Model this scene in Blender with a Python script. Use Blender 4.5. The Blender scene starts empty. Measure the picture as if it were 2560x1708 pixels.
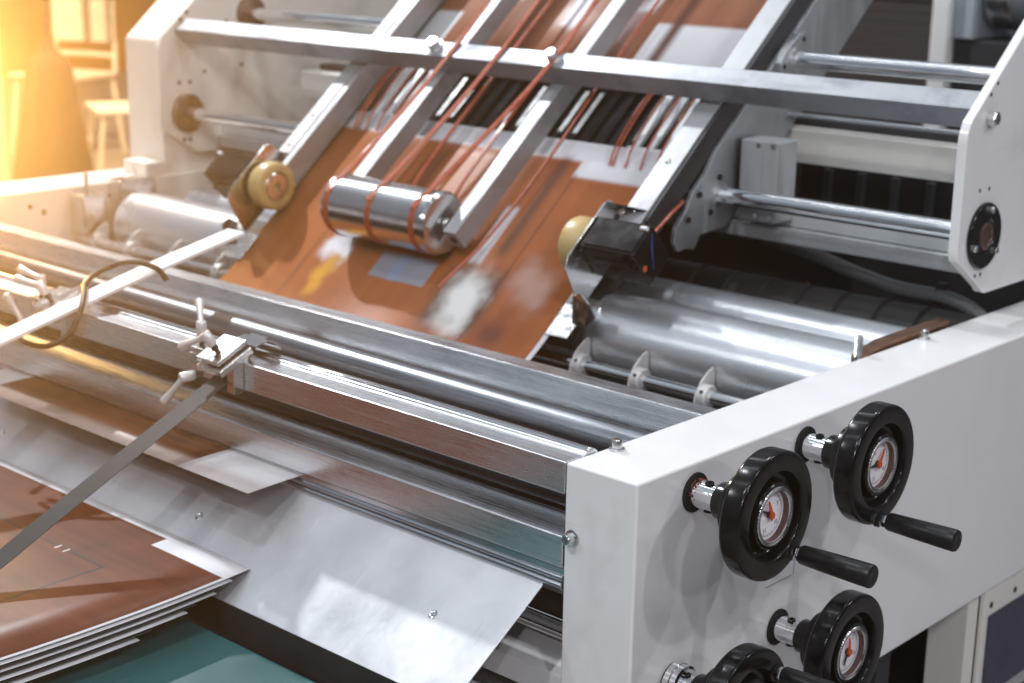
import bpy, bmesh, math, random
from mathutils import Vector, Matrix
random.seed(7)
S = bpy.context.scene
COL = S.collection
R = math.radians

# ------------------------------------------------------------------ camera
cam_d = bpy.data.cameras.new('camera')
cam = bpy.data.objects.new('camera', cam_d)
COL.objects.link(cam)
S.camera = cam
CAM = Vector((0.9801, -1.2785, 0.5786))
yaw, pit, rol = -0.73786476, 0.25906943, -0.01781068
fwd = Vector((math.sin(yaw)*math.cos(pit), math.cos(yaw)*math.cos(pit), -math.sin(pit)))
rt0 = Vector((math.cos(yaw), -math.sin(yaw), 0)); dn0 = fwd.cross(rt0)
rt = math.cos(rol)*rt0 + math.sin(rol)*dn0
dn = -math.sin(rol)*rt0 + math.cos(rol)*dn0
M = Matrix((rt, -dn, -fwd)).transposed().to_4x4(); M.translation = CAM
cam.matrix_world = M
cam_d.sensor_width = 36.0
cam_d.lens = 36.0*4043.12/2560
cam_d.clip_start = 0.05; cam_d.clip_end = 60
cam_d.dof.use_dof = True
cam_d.dof.focus_distance = 1.72
cam_d.dof.aperture_fstop = 6.0

# ------------------------------------------------------------------ world and lamps
W = bpy.data.worlds.new('World'); S.world = W; W.use_nodes = True
nt = W.node_tree; bg = nt.nodes['Background']
tc = nt.nodes.new('ShaderNodeTexCoord'); sep = nt.nodes.new('ShaderNodeSeparateXYZ')
nt.links.new(tc.outputs['Generated'], sep.inputs[0])
cr = nt.nodes.new('ShaderNodeValToRGB')
mr = nt.nodes.new('ShaderNodeMapRange'); mr.inputs[1].default_value = -1; mr.inputs[2].default_value = 1
nt.links.new(sep.outputs['Z'], mr.inputs[0])
nz = nt.nodes.new('ShaderNodeTexNoise'); nz.inputs['Scale'].default_value = 3.2; nz.inputs['Detail'].default_value = 3
nt.links.new(tc.outputs['Generated'], nz.inputs['Vector'])
ad = nt.nodes.new('ShaderNodeMath'); ad.operation = 'MULTIPLY_ADD'; ad.inputs[1].default_value = 0.22; ad.inputs[2].default_value = -0.11
nt.links.new(nz.outputs[0], ad.inputs[0])
a2 = nt.nodes.new('ShaderNodeMath'); a2.operation = 'ADD'
nt.links.new(mr.outputs[0], a2.inputs[0]); nt.links.new(ad.outputs[0], a2.inputs[1])
nt.links.new(a2.outputs[0], cr.inputs[0])
e = cr.color_ramp.elements
e[0].position = 0.30; e[0].color = (0.10, 0.10, 0.105, 1)
e[1].position = 1.0; e[1].color = (0.30, 0.34, 0.40, 1)
for p, c in ((0.50, (0.09, 0.105, 0.13, 1)), (0.62, (0.235, 0.28, 0.335, 1)), (0.74, (0.19, 0.23, 0.285, 1)), (0.86, (0.46, 0.54, 0.63, 1))):
    k = e.new(p); k.color = c
mz = nt.nodes.new('ShaderNodeMapRange'); mz.interpolation_type = 'SMOOTHSTEP'
mz.inputs[1].default_value = 0.1; mz.inputs[2].default_value = 0.9; mz.inputs[3].default_value = 1.0; mz.inputs[4].default_value = 0.22
nt.links.new(sep.outputs['X'], mz.inputs[0])
mm = nt.nodes.new('ShaderNodeVectorMath'); mm.operation = 'SCALE'
nt.links.new(cr.outputs[0], mm.inputs[0]); nt.links.new(mz.outputs[0], mm.inputs['Scale'])
nt.links.new(mm.outputs[0], bg.inputs['Color']); bg.inputs['Strength'].default_value = 0.9

def lamp(name, loc, tgt, power, sx, sy=None, col=(1, 1, 1), kind='AREA', spot=None):
    d = bpy.data.lights.new(name, kind)
    d.energy = power; d.color = col
    if kind == 'AREA':
        d.shape = 'RECTANGLE' if sy else 'DISK'; d.size = sx
        if sy: d.size_y = sy
    else:
        d.shadow_soft_size = sx
        if spot: d.spot_size = R(spot); d.spot_blend = 0.5
    o = bpy.data.objects.new(name, d); COL.objects.link(o)
    o.location = loc
    v = Vector(tgt)-Vector(loc)
    o.rotation_euler = v.to_track_quat('-Z', 'Y').to_euler()
    return o
WH = (0.93, 0.965, 1.0)
lamp('key_lamp', (-3.6, 1.1, 2.7), (-0.6, 0.2, -0.1), 125, 0.10, None, WH)
lamp('hall_lamp', (-1.7, -0.3, 3.4), (-0.7, 0.3, 0), 17, 0.16, None, WH)
lamp('hall_lamp', (0.2, 1.9, 3.3), (-0.5, 0.4, 0), 18, 0.2, None, WH)
lamp('front_lamp', (0.1, -2.6, 3.0), (-0.2, 0.2, -0.1), 47, 0.16, None, WH)
lamp('front_lamp', (-1.9, -2.4, 2.2), (-0.2, 0.2, -0.1), 13, 0.14, None, WH)
lamp('side_lamp', (1.7, -2.4, 1.5), (0, 0.2, -0.2), 15, 0.14, None, (0.95, 0.94, 1.0))
lamp('side_lamp', (2.9, -0.5, 1.4), (0, 0.2, -0.2), 9, 0.14, None, (0.95, 0.94, 1.0))
lamp('side_lamp', (2.8, 0.4, 2.6), (0, 0.4, -0.2), 23, 0.16, None, (0.95, 0.94, 1.0))
lamp('side_lamp', (2.2, -1.3, 2.4), (0, 0.3, -0.2), 20, 0.14, None, (0.95, 0.94, 1.0))
lamp('side_lamp', (2.0, 2.4, 2.3), (0, 0.6, -0.2), 18, 0.14, None, (0.95, 0.93, 1.0))
lamp('tube_lamp', (-0.9, 0.2, 3.6), (-0.9, 0.2, 0), 10, 3.2, 0.10, WH)
lamp('tube_lamp', (-0.9, 1.6, 3.2), (-0.9, 0.8, 0), 13, 3.2, 0.10, WH)
lamp('tube_lamp', (-0.7, -1.7, 3.2), (-0.9, 0.2, 0), 8, 3.0, 0.10, WH)
WARM = (1.0, 0.47, 0.11)
lamp('flare_spot', (-5.133, 1.590, -0.100), (0.9801, -1.2785, 0.58), 2500, 0.07, None, WARM, 'SPOT', 15)  # added lamp facing the camera; its glow in the haze imitates lens flare
lamp('warm_fill', (-4.6, 1.5, 1.3), (-1.8, 0.6, 0.0), 13, 0.5, None, (1.0, 0.60, 0.22))  # added fill that tints the left frame and bars orange
lamp('warm_fill', (-5.6, 2.8, 2.8), (-7.2, 3.9, -0.5), 1500, 0.5, None, (1.0, 0.70, 0.38), 'SPOT', 95)  # added fill giving the far stand its warm cast

vs = S.view_settings
S.display_settings.display_device = 'sRGB'
vs.view_transform = 'Standard'; vs.look = 'None'; vs.exposure = 0.0; vs.gamma = 1.0
vs.use_curve_mapping = False
S.cycles.max_bounces = 8; S.cycles.diffuse_bounces = 3; S.cycles.glossy_bounces = 5
S.cycles.use_denoising = True
S.cycles.sample_clamp_indirect = 6.0
S.cycles.caustics_reflective = False; S.cycles.caustics_refractive = False

# ------------------------------------------------------------------ materials
def new_mat(name):
    m = bpy.data.materials.new(name); m.use_nodes = True
    return m, m.node_tree, m.node_tree.nodes['Principled BSDF']
def setv(b, **k):
    names = {'col': 'Base Color', 'met': 'Metallic', 'rough': 'Roughness', 'coat': 'Coat Weight', 'crough': 'Coat Roughness',
             'spec': 'Specular IOR Level', 'trans': 'Transmission Weight', 'alpha': 'Alpha'}
    for a, v in k.items():
        b.inputs[names[a]].default_value = v if a != 'col' else (v[0], v[1], v[2], 1)
def noise_of(t, scale=(1, 1, 1), detail=3, size=1.0, rough=0.55):
    c = t.nodes.new('ShaderNodeTexCoord'); mp = t.nodes.new('ShaderNodeMapping')
    mp.inputs['Scale'].default_value = scale
    n = t.nodes.new('ShaderNodeTexNoise'); n.inputs['Scale'].default_value = size; n.inputs['Detail'].default_value = detail
    n.inputs['Roughness'].default_value = rough
    t.links.new(c.outputs['Object'], mp.inputs[0]); t.links.new(mp.outputs[0], n.inputs['Vector'])
    return n
def maprange(t, src, lo, hi, a=0.3, b=0.7, smooth=False):
    m = t.nodes.new('ShaderNodeMapRange'); m.clamp = True
    if smooth: m.interpolation_type = 'SMOOTHSTEP'
    m.inputs[1].default_value = a; m.inputs[2].default_value = b; m.inputs[3].default_value = lo; m.inputs[4].default_value = hi
    t.links.new(src, m.inputs[0]); return m.outputs[0]
def mixc(t, fac, a, b):
    m = t.nodes.new('ShaderNodeMix'); m.data_type = 'RGBA'
    def put(s, v):
        if isinstance(v, (tuple, list)): s.default_value = (v[0], v[1], v[2], 1)
        else: t.links.new(v, s)
    if isinstance(fac, (int, float)): m.inputs[0].default_value = fac
    else: t.links.new(fac, m.inputs[0])
    put(m.inputs[6], a); put(m.inputs[7], b)
    return m.outputs[2]
def math_n(t, op, a, b=None, clamp=False):
    m = t.nodes.new('ShaderNodeMath'); m.operation = op; m.use_clamp = clamp
    for i, v in enumerate((a, b)):
        if v is None: continue
        if isinstance(v, (int, float)): m.inputs[i].default_value = v
        else: t.links.new(v, m.inputs[i])
    return m.outputs[0]
def bump(t, b, src, strength=0.1, dist=0.001):
    n = t.nodes.new('ShaderNodeBump'); n.inputs['Strength'].default_value = strength; n.inputs['Distance'].default_value = dist
    t.links.new(src, n.inputs['Height']); t.links.new(n.outputs[0], b.inputs['Normal'])

def plain(name, col, rough=0.5, met=0.0, coat=0.0, var=0.12, size=14, rvar=0.1, **k):
    m, t, b = new_mat(name)
    setv(b, col=col, rough=rough, met=met, coat=coat, **k)
    n = noise_of(t, (1, 1, 1), 4, size)
    d = tuple(c*(1-var) for c in col); l = tuple(min(1, c*(1+var*0.5)) for c in col)
    t.links.new(mixc(t, maprange(t, n.outputs[0], 0, 1), d, l), b.inputs['Base Color'])
    t.links.new(maprange(t, n.outputs[0], max(0.02, rough-rvar), rough+rvar), b.inputs['Roughness'])
    return m
def brushed(name, col=(0.72, 0.73, 0.75), rough=0.3, axis=0, smudge=0.35, bstr=0.05, fine=700, rr=(0.75, 1.3)):
    """metal brushed along one axis, with hand smudges and hairline scratches"""
    m, t, b = new_mat(name); setv(b, met=1.0, rough=rough, col=col)
    sc = [fine, fine, fine]; sc[axis] = 6
    n = noise_of(t, tuple(sc), 3, 1.0)
    sm = noise_of(t, tuple(5 if i != axis else 2.2 for i in range(3)), 5, 3.0, 0.6)
    r1 = maprange(t, n.outputs[0], rough*rr[0], rough*rr[1])
    r2 = maprange(t, sm.outputs[0], -0.06, 0.30*smudge, 0.35, 0.75)
    t.links.new(math_n(t, 'ADD', r1, r2, True), b.inputs['Roughness'])
    f = math_n(t, 'ADD', maprange(t, n.outputs[0], 0, 0.4), maprange(t, sm.outputs[0], 0, 0.6), True)
    t.links.new(mixc(t, f, tuple(c*0.93 for c in col), col), b.inputs['Base Color'])
    bump(t, b, n.outputs[0], bstr, 0.0004)
    return m

MAT = {}
MAT['white'] = plain('white_enamel', (0.80, 0.79, 0.78), 0.20, 0, 0.35, 0.05, 5, 0.06)
MAT['white2'] = plain('warm_white_enamel', (0.78, 0.75, 0.69), 0.35, 0, 0.0, 0.06, 6)
MAT['alu'] = brushed('brushed_aluminium', (0.82, 0.83, 0.85), 0.30, 0, 0.12)
MAT['alu_y'] = brushed('milled_aluminium', (0.44, 0.445, 0.455), 0.56, 1, 0.5, 0.08)
MAT['alu_y'].node_tree.nodes['Principled BSDF'].inputs['Metallic'].default_value = 0.8
MAT['crossalu'] = brushed('worn_bar_aluminium', (0.38, 0.39, 0.41), 0.46, 0, 1.0, 0.06)
MAT['steel'] = brushed('drawn_steel', (0.62, 0.64, 0.67), 0.20, 0, 0.3, 0.2)
MAT['sidesteel'] = brushed('ground_steel_plate', (0.50, 0.52, 0.54), 0.42, 2, 0.6, 0.1, 300)
MAT['sheetsteel'] = brushed('sheet_steel', (0.72, 0.72, 0.735), 0.38, 1, 0.25, 0.0, 260, (0.95, 1.05))
MAT['sheetsteel'].node_tree.nodes['Principled BSDF'].inputs['Metallic'].default_value = 0.7
MAT['chrome'] = plain('chrome', (0.86, 0.87, 0.88), 0.07, 1.0, 0, 0.03, 20, 0.03)
MAT['zinc'] = plain('zinc_plated_steel', (0.74, 0.74, 0.73), 0.22, 1.0, 0, 0.12, 60, 0.08)
MAT['midsteel'] = brushed('worn_steel', (0.24, 0.255, 0.28), 0.34, 0, 0.1, 0.03)
MAT['lightgrey'] = plain('light_grey_paint', (0.60, 0.62, 0.63), 0.4)
MAT['louvre'] = plain('dark_grey_louvre', (0.07, 0.075, 0.08), 0.5)
MAT['midgrey'] = plain('cast_grey', (0.40, 0.41, 0.42), 0.45)
MAT['roller'] = brushed('turned_steel', (0.66, 0.67, 0.68), 0.20, 0, 0.2, 0.05, 700)
MAT['black'] = plain('black_plastic', (0.0045, 0.0047, 0.0055), 0.17, 0, 0.0, 0.3, 30, 0.05, spec=0.32)
MAT['satin'] = plain('satin_black_rubber', (0.008, 0.0085, 0.0095), 0.38, 0, 0, 0.3, 60, 0.08, spec=0.35)
MAT['dark'] = plain('dark_cast_iron', (0.02, 0.021, 0.024), 0.6, 0, 0, 0.4, 12)
MAT['darksteel'] = plain('blackened_steel', (0.085, 0.088, 0.098), 0.22, 1.0, 0, 0.2, 18, 0.06)
MAT['hole'] = plain('black_hole', (0.006, 0.006, 0.007), 0.9, 0, 0, 0.2)
MAT['lever'] = plain('cast_lever_silver', (0.70, 0.69, 0.67), 0.34, 0.35, 0.1, 0.05, 40, 0.05)
MAT['cord'] = plain('orange_polyurethane', (0.40, 0.078, 0.030), 0.30, 0, 0.2, 0.15, 30)
MAT['rubber'] = plain('amber_polyurethane', (0.50, 0.36, 0.15), 0.38, 0, 0.1, 0.12, 18)
MAT['paper'] = plain('white_paper', (0.80, 0.80, 0.81), 0.45, 0, 0, 0.03, 20)
MAT['teal'] = plain('teal_board', (0.028, 0.105, 0.105), 0.36, 0, 0, 0.25, 4, 0.08)
MAT['dial'] = plain('dial_white', (0.86, 0.82, 0.83), 0.5, 0, 0, 0.03)
MAT['ink'] = plain('black_ink', (0.02, 0.02, 0.022), 0.5)
MAT['needle'] = plain('orange_needle', (0.55, 0.085, 0.02), 0.45, 0, 0, 0.1)
MAT['copper'] = plain('copper', (0.42, 0.22, 0.14), 0.35, 1.0, 0, 0.3, 40)
MAT['redgrease'] = plain('red_grease', (0.16, 0.03, 0.015), 0.35)
MAT['brownhub'] = plain('bronze_bush', (0.16, 0.10, 0.085), 0.35, 0.6, 0, 0.3, 40)
MAT['blacksheet'] = plain('spring_steel_strip', (0.045, 0.050, 0.053), 0.55, 0.0, 0, 0.15, 8, 0.06, spec=0.15)
MAT['white_strip'] = plain('white_lacquer', (0.82, 0.81, 0.79), 0.30, 0, 0.2, 0.03, 10)
MAT['blackrubber_roll'] = plain('ribbed_black_rubber', (0.014, 0.013, 0.013), 0.55, 0, 0, 0.4, 10)
MAT['hose'] = plain('grey_braided_hose', (0.16, 0.165, 0.165), 0.45, 0, 0, 0.35, 300)
MAT['navy'] = plain('navy_panel', (0.012, 0.014, 0.045), 0.3, 0, 0.2, 0.15)
MAT['cloth'] = plain('dark_cloth', (0.06, 0.035, 0.015), 0.8, 0, 0, 0.3, 3)
MAT['chairwhite'] = plain('white_chair_plastic', (0.82, 0.78, 0.70), 0.5)
MAT['panel_pale'] = plain('pale_partition', (0.72, 0.58, 0.44), 0.7)
MAT['panel_orange'] = plain('orange_partition', (0.70, 0.30, 0.05), 0.7)
MAT['floor'] = plain('hall_carpet', (0.30, 0.275, 0.265), 0.85, 0, 0, 0.3, 20)
MAT['greycab'] = plain('grey_cabinet', (0.36, 0.40, 0.44), 0.45)
MAT['motor'] = plain('motor_grey', (0.30, 0.33, 0.35), 0.4, 0.4)
MAT['blue'] = plain('blue_tube', (0.02, 0.06, 0.22), 0.35)

def scuffed(key, marks, colour, lo, hi, scale, amount, seed_shift=0.0):
    """lay faint scratches or smudges of another tone over a finished material"""
    m = MAT[key]; t = m.node_tree; b = t.nodes['Principled BSDF']
    n = noise_of(t, scale, 6, marks, 0.62)
    k = maprange(t, n.outputs[0], 0, amount, lo, hi)
    src = b.inputs['Base Color'].links[0].from_socket
    t.links.new(mixc(t, k, src, colour), b.inputs['Base Color'])
scuffed('white', 7.0, (0.50, 0.48, 0.46), 0.58, 0.78, (1, 1, 1), 0.42)
scuffed('white', 3.0, (0.42, 0.41, 0.40), 0.66, 0.74, (2, 2, 40), 0.30)
scuffed('sheetsteel', 1.0, (0.93, 0.93, 0.93), 0.66, 0.72, (160, 9, 9), 0.55)
scuffed('sheetsteel', 1.0, (0.40, 0.40, 0.41), 0.64, 0.74, (60, 5, 5), 0.40)
scuffed('sheetsteel', 8.0, (0.45, 0.45, 0.46), 0.56, 0.80, (1, 1, 1), 0.30)
scuffed('crossalu', 9.0, (0.16, 0.17, 0.20), 0.50, 0.72, (1, 1, 1), 0.75)

# ------------------------------------------------------------------ mesh helpers
def link_mesh(name, bm, mat, parent=None, bevel=0.0, seg=2, angle=32, flat=False, uv=None):
    bmesh.ops.recalc_face_normals(bm, faces=bm.faces)
    me = bpy.data.meshes.new(name); bm.to_mesh(me); bm.free()
    mats = mat if isinstance(mat, (list, tuple)) else [mat]
    for k in mats: me.materials.append(MAT[k] if isinstance(k, str) else k)
    if not flat:
        for p in me.polygons: p.use_smooth = True
        me.set_sharp_from_angle(angle=R(angle))
    o = bpy.data.objects.new(name, me); COL.objects.link(o)
    if bevel:
        md = o.modifiers.new('bevel', 'BEVEL'); md.width = bevel; md.segments = seg; md.limit_method = 'ANGLE'; md.angle_limit = R(40)
        md.harden_normals = True
    if parent is not None:
        o.parent = parent
        root = parent
        off = Vector(parent.get('base', (0, 0, 0)))
        o['base'] = (0, 0, 0)
        o.location = -off
    return o
def tag(o, label, cat, group=None):
    o['label'] = label; o['category'] = cat
    if group: o['group'] = group
    return o
def thing(name, label, cat, base=(0, 0, 0), group=None):
    o = bpy.data.objects.new(name, None); COL.objects.link(o)
    o.empty_display_size = 0.02
    o.location = base; o['base'] = tuple(base)
    return tag(o, label, cat, group)
def structure(o):
    o['kind'] = 'structure'; return o

def box(bm, a, b):
    x0, y0, z0 = a; x1, y1, z1 = b
    v = [bm.verts.new(p) for p in ((x0, y0, z0), (x1, y0, z0), (x1, y1, z0), (x0, y1, z0), (x0, y0, z1), (x1, y0, z1), (x1, y1, z1), (x0, y1, z1))]
    for f in ((3, 2, 1, 0), (4, 5, 6, 7), (0, 1, 5, 4), (1, 2, 6, 5), (2, 3, 7, 6), (3, 0, 4, 7)):
        bm.faces.new([v[i] for i in f])
    return bm
def prism(bm, pts, d):
    """pts: planar loop of 3d points, extruded by vector d"""
    d = Vector(d); a = [bm.verts.new(p) for p in pts]; b = [bm.verts.new(Vector(p)+d) for p in pts]
    bm.faces.new(a[::-1]); bm.faces.new(b)
    n = len(pts)
    for i in range(n): bm.faces.new((a[i], a[(i+1) % n], b[(i+1) % n], b[i]))
    return bm
def basis(d):
    d = Vector(d).normalized()
    u = d.cross(Vector((0, 0, 1)))
    if u.length < 1e-3: u = d.cross(Vector((0, 1, 0)))
    u.normalize(); return d, u, d.cross(u)
def lathe(bm, prof, o=(0, 0, 0), d=(1, 0, 0), seg=48, close=True):
    """prof: list of (along, radius)"""
    d, u, w = basis(d); o = Vector(o); rings = []
    for (s, r) in prof:
        if r < 1e-6: rings.append([bm.verts.new(o+d*s)])
        else: rings.append([bm.verts.new(o+d*s+(u*math.cos(2*math.pi*i/seg)+w*math.sin(2*math.pi*i/seg))*r) for i in range(seg)])
    for A, B in zip(rings, rings[1:]):
        for i in range(seg):
            j = (i+1) % seg
            if len(A) == 1 and len(B) == 1: continue
            if len(A) == 1: bm.faces.new((A[0], B[j], B[i]))
            elif len(B) == 1: bm.faces.new((A[i], A[j], B[0]))
            else: bm.faces.new((A[i], A[j], B[j], B[i]))
    if close:
        for Q, rev in ((rings[0], True), (rings[-1], False)):
            if len(Q) > 1: bm.faces.new(Q[::-1] if rev else Q)
    return bm
def cyl(bm, p, q, r, seg=32, ch=0.0):
    p = Vector(p); q = Vector(q); L = (q-p).length
    pr = [(0, r), (L, r)] if not ch else [(0, r-ch), (ch, r), (L-ch, r), (L, r-ch)]
    return lathe(bm, pr, p, q-p, seg)
def tube(bm, pts, r, seg=10, radii=None):
    pts = [Vector(p) for p in pts]; rings = []; u = None
    for i, p in enumerate(pts):
        d = (pts[min(i+1, len(pts)-1)]-pts[max(i-1, 0)]).normalized()
        if u is None: _, u, _ = basis(d)
        u = (u-d*u.dot(d)).normalized(); w = d.cross(u)
        rr = radii[i] if radii else r
        rings.append([bm.verts.new(p+(u*math.cos(2*math.pi*k/seg)+w*math.sin(2*math.pi*k/seg))*rr) for k in range(seg)])
    for A, B in zip(rings, rings[1:]):
        for k in range(seg): bm.faces.new((A[k], A[(k+1) % seg], B[(k+1) % seg], B[k]))
    bm.faces.new(rings[0][::-1]); bm.faces.new(rings[-1])
    return bm
def smooth_path(pts, n=6):
    P = [Vector(p) for p in pts]; P = [P[0]*2-P[1]]+P+[P[-1]*2-P[-2]]; out = []
    for i in range(1, len(P)-2):
        a, b, c, d = P[i-1:i+3]
        for k in range(n):
            t = k/n
            out.append(0.5*((2*b)+(c-a)*t+(2*a-5*b+4*c-d)*t*t+(3*b-a-3*c+d)*t**3))
    out.append(P[-2]); return out
def NB(): return bmesh.new()
def xbar(name, loop, x0, x1, mat, parent=None, bevel=0.0012, seg=2):
    """bar with a (y,z) cross section running along x"""
    bm = prism(NB(), [(x0, y, z) for (y, z) in loop], (x1-x0, 0, 0))
    return link_mesh(name, bm, mat, parent, bevel, seg)
def screw_head(name, p, d, r, h, parent, mat='zinc', washer=True, hexh=False):
    d = Vector(d).normalized(); p = Vector(p)-Vector((0, 0, 0)); bm = NB()
    if washer: lathe(bm, [(0, r*1.45), (h*0.14, r*1.45), (h*0.16, r*1.35)], p, d, 28)
    z0 = h*0.16 if washer else 0
    if hexh: lathe(bm, [(z0, r), (h*0.85, r), (h, r*0.82)], p, d, 6)
    else:
        lathe(bm, [(z0, r), (h*0.9, r), (h, r*0.88), (h, r*0.5), (h*0.45, r*0.45), (h*0.45, 0)], p, d, 28)
    return link_mesh(name, bm, mat, parent, 0)

# slanted feed-board frame: u up the slope, v off its surface
AN = R(40.5); YB = 0.579
ED = Vector((0, math.cos(AN), math.sin(AN))); EN = Vector((0, -math.sin(AN), math.cos(AN)))
def sl(x, u, v): return Vector((x, YB, 0))+ED*u+EN*v
def sbox(bm, x0, x1, u0, u1, v0, v1):
    q = [sl(x0, u0, v0), sl(x1, u0, v0), sl(x1, u0, v1), sl(x0, u0, v1)]
    return prism(bm, q, ED*(u1-u0))

# ================================================================== setting
bm = NB(); box(bm, (-30, -10, -1.0), (12, 30, -0.95)); fl = link_mesh('floor', bm, 'floor'); structure(fl)

# ================================================================== the machine
XL, XR = -2.01, -0.10
machine = thing('printing_machine', 'white enamelled press frame carrying bright metal cross bars, rollers and handwheels', 'machine', (-1.05, 0.9, -0.95))
def part(name, bm, mat, bevel=0.0, parent=machine, **k): return link_mesh(name, bm, mat, parent, bevel, **k)

# side frames
bm = box(NB(), (-0.10, 0, -0.392), (0, 2.6, 0)); fr = part('side_frame', bm, 'white', 0.0035, seg=3)
screw_head('bolt', (-0.088, 0.074, 0), (0, 0, 1), 0.0062, 0.0128, fr)
screw_head('bolt', (-0.087, 0, -0.084), (0.0, -1, 0), 0.0062, 0.0128, fr)
screw_head('bolt', (-0.090, 0.774, 0), (0, 0, 1), 0.0062, 0.014, fr)
bm = box(NB(), (-2.155, -0.3, -0.392), (-2.01, 2.6, 0)); fl_ = part('side_frame', bm, 'white2', 0.004, seg=3)
for (y, z, r) in ((0.507, -0.032, 0.0055), (0.539, -0.047, 0.006), (0.70, -0.03, 0.004), (0.63, -0.08, 0.006), (1.0, -0.03, 0.005)):
    bm = NB(); cyl(bm, (-2.0105, y, z), (-2.0092, y, z), r, 16); part('bolt_hole', bm, 'hole', parent=fl_)

# upright plates with slanted tops
def upright(x0, x1, mat):
    def arc(c, a0, a1, r, n=6): return [(c[0]+r*math.cos(R(a0+(a1-a0)*i/n)), c[1]+r*math.sin(R(a0+(a1-a0)*i/n))) for i in range(n+1)]
    pts = arc((0.895, 0.272), 180, 140, 0.053)[0:]
    pts += [(1.42, 0.78), (1.9, 0.78), (1.9, 0.041)]
    pts += arc((0.945, 0.065), 270, 215, 0.024) + arc((0.872, 0.118), 215, 180, 0.03)
    bm = prism(NB(), [(x0, y, z) for y, z in pts], (x1-x0, 0, 0))
    return part('upright_plate', bm, mat, 0.0016)
up = upright(-0.10, -0.085, 'white')
RC = (0.917, 0.132)
bm = NB(); lathe(bm, [(0, 0.0495), (0.004, 0.0495), (0.0055, 0.048), (0.0055, 0.028), (0.002, 0.026), (0.002, 0.0)], (-0.0850, RC[0], RC[1]), (1, 0, 0), 56)
ring = part('bearing_ring', bm, 'black', parent=up)
bm = NB(); lathe(bm, [(0, 0.0205), (0.005, 0.0205), (0.006, 0.019), (0.006, 0.0145), (0.0045, 0.014), (0.0045, 0.0)], (-0.0828, RC[0], RC[1]), (1, 0, 0), 40)
part('bearing_bush', bm, 'brownhub', parent=up)
for a in (80, 200, 320):
    screw_head('bolt', (-0.0795, RC[0]+0.039*math.cos(R(a)), RC[1]+0.039*math.sin(R(a))), (1, 0, 0), 0.0056, 0.006, up, washer=False, hexh=True)
screw_head('bolt', (-0.085, 0.905, 0.305), (1, 0, 0), 0.0115, 0.013, up, washer=False, hexh=True)
bm = NB()
for (y, z) in ((0.895, 0.201), (0.924, 0.201), (0.904, 0.073), (0.92, 0.073), (0.903, 0.339), (0.921, 0.354)):
    bm = NB(); cyl(bm, (-0.0856, y, z), (-0.0846, y, z), 0.0030, 14); part('pin_hole', bm, 'hole', parent=up)
ul = upright(-2.025, -2.01, 'white2')
bm = NB(); box(bm, (-2.155, 0.857, 0.0), (-2.0252, 1.9, 0.293)); 
part('post', bm, 'white2', 0.003)
bm = NB(); prism(bm, [(-2.155, 0.857, 0.2932), (-2.155, 1.42, 0.79), (-2.155, 1.9, 0.79), (-2.155, 1.9, 0.2932)], (0.1298, 0, 0)); part('post_cap', bm, 'white2', 0.003)
bm = NB(); lathe(bm, [(0, 0.043), (0.006, 0.043), (0.010, 0.037), (0.010, 0.022), (0.006, 0.018), (0.006, 0)], (-2.0100, 0.914, 0.133), (1, 0, 0), 48)
part('bearing_ring', bm, 'brownhub', parent=ul)
bm = NB(); lathe(bm, [(0, 0.040), (0.010, 0.038), (0.016, 0.026), (0.016, 0)], (-2.0100, 1.10, 0.345), (1, 0, 0), 48)
part('bearing_ring', bm, 'brownhub', parent=ul)
bm = NB()
for (y, z) in ((0.895, 0.201), (0.924, 0.201), (0.904, 0.073), (0.92, 0.073), (0.903, 0.339), (0.921, 0.354), (0.90, 0.325), (0.965, 0.222), (1.07, 0.232), (1.03, 0.33)):
    bm = NB(); cyl(bm, (-2.0106, y, z), (-2.0092, y, z), 0.0045, 14); part('pin_hole', bm, 'hole', parent=ul)
bm = box(NB(), (-2.10, 0.80, 0.0003), (-2.012, 0.856, 0.03)); part('foot_block', bm, 'white2', 0.003)

# cross bars
front = xbar('tie_bar', [(0.0, -0.0375), (0.0, 0.0), (0.034, 0.0), (0.036, 0.0035), (0.052, 0.0035), (0.056, 0.0), (0.058, -0.004), (0.058, -0.0375)], XL, XR-0.0005, 'alu', machine, 0.0014)
xbar('slide_rail', [(0.0385, 0.0035), (0.0385, 0.0062), (0.0425, 0.0072), (0.0465, 0.0062), (0.0465, 0.0035)], XL, XR-0.002, 'chrome', front, 0.0006)
bk = xbar('tie_bar', [(0.298, -0.062), (0.2935, -0.060), (0.2915, -0.0565), (0.2925, -0.052), (0.2965, -0.040), (0.3005, -0.030), (0.3030, -0.0225), (0.3040, -0.0205), (0.336, -0.0203), (0.336, -0.062)], XL, XR, 'alu', machine, 0.0006, 3)
lw = xbar('tie_bar', [(0.0, -0.125), (0.0, -0.088), (0.028, -0.0765), (0.043, -0.0765), (0.043, -0.125)], XL, XR-0.0015, 'alu', machine, 0.0018, 3)
bm = NB()
for (y, z, r) in ((0.010, -0.1300, 0.0052), (0.004, -0.1385, 0.0042), (0.001, -0.1465, 0.0042)):
    cyl(bm, (XL, y, z), (XR-0.001, y, z), r, 20)
box(bm, (XL, 0.004, -0.158), (XR-0.001, 0.03, -0.1275))
part('ribbed_guide', bm, 'steel')
xbar('dark_backing', [(0.075, -0.36), (0.075, -0.15), (0.09, -0.15), (0.09, -0.36)], XL, XR, 'dark', machine, 0.001)
xbar('dark_backing', [(0.300, -0.30), (0.300, -0.0625), (0.312, -0.0625), (0.312, -0.30)], XL, XR, 'dark', machine, 0.001)  # added dark plate: keeps the gap black and hides the sheet behind
wb = xbar('tie_bar', [(0.02, -0.30), (0.02, -0.274), (0.020, -0.270), (0.075, -0.236), (0.078, -0.30)], XL, XR, 'white', machine, 0.0015)
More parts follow.
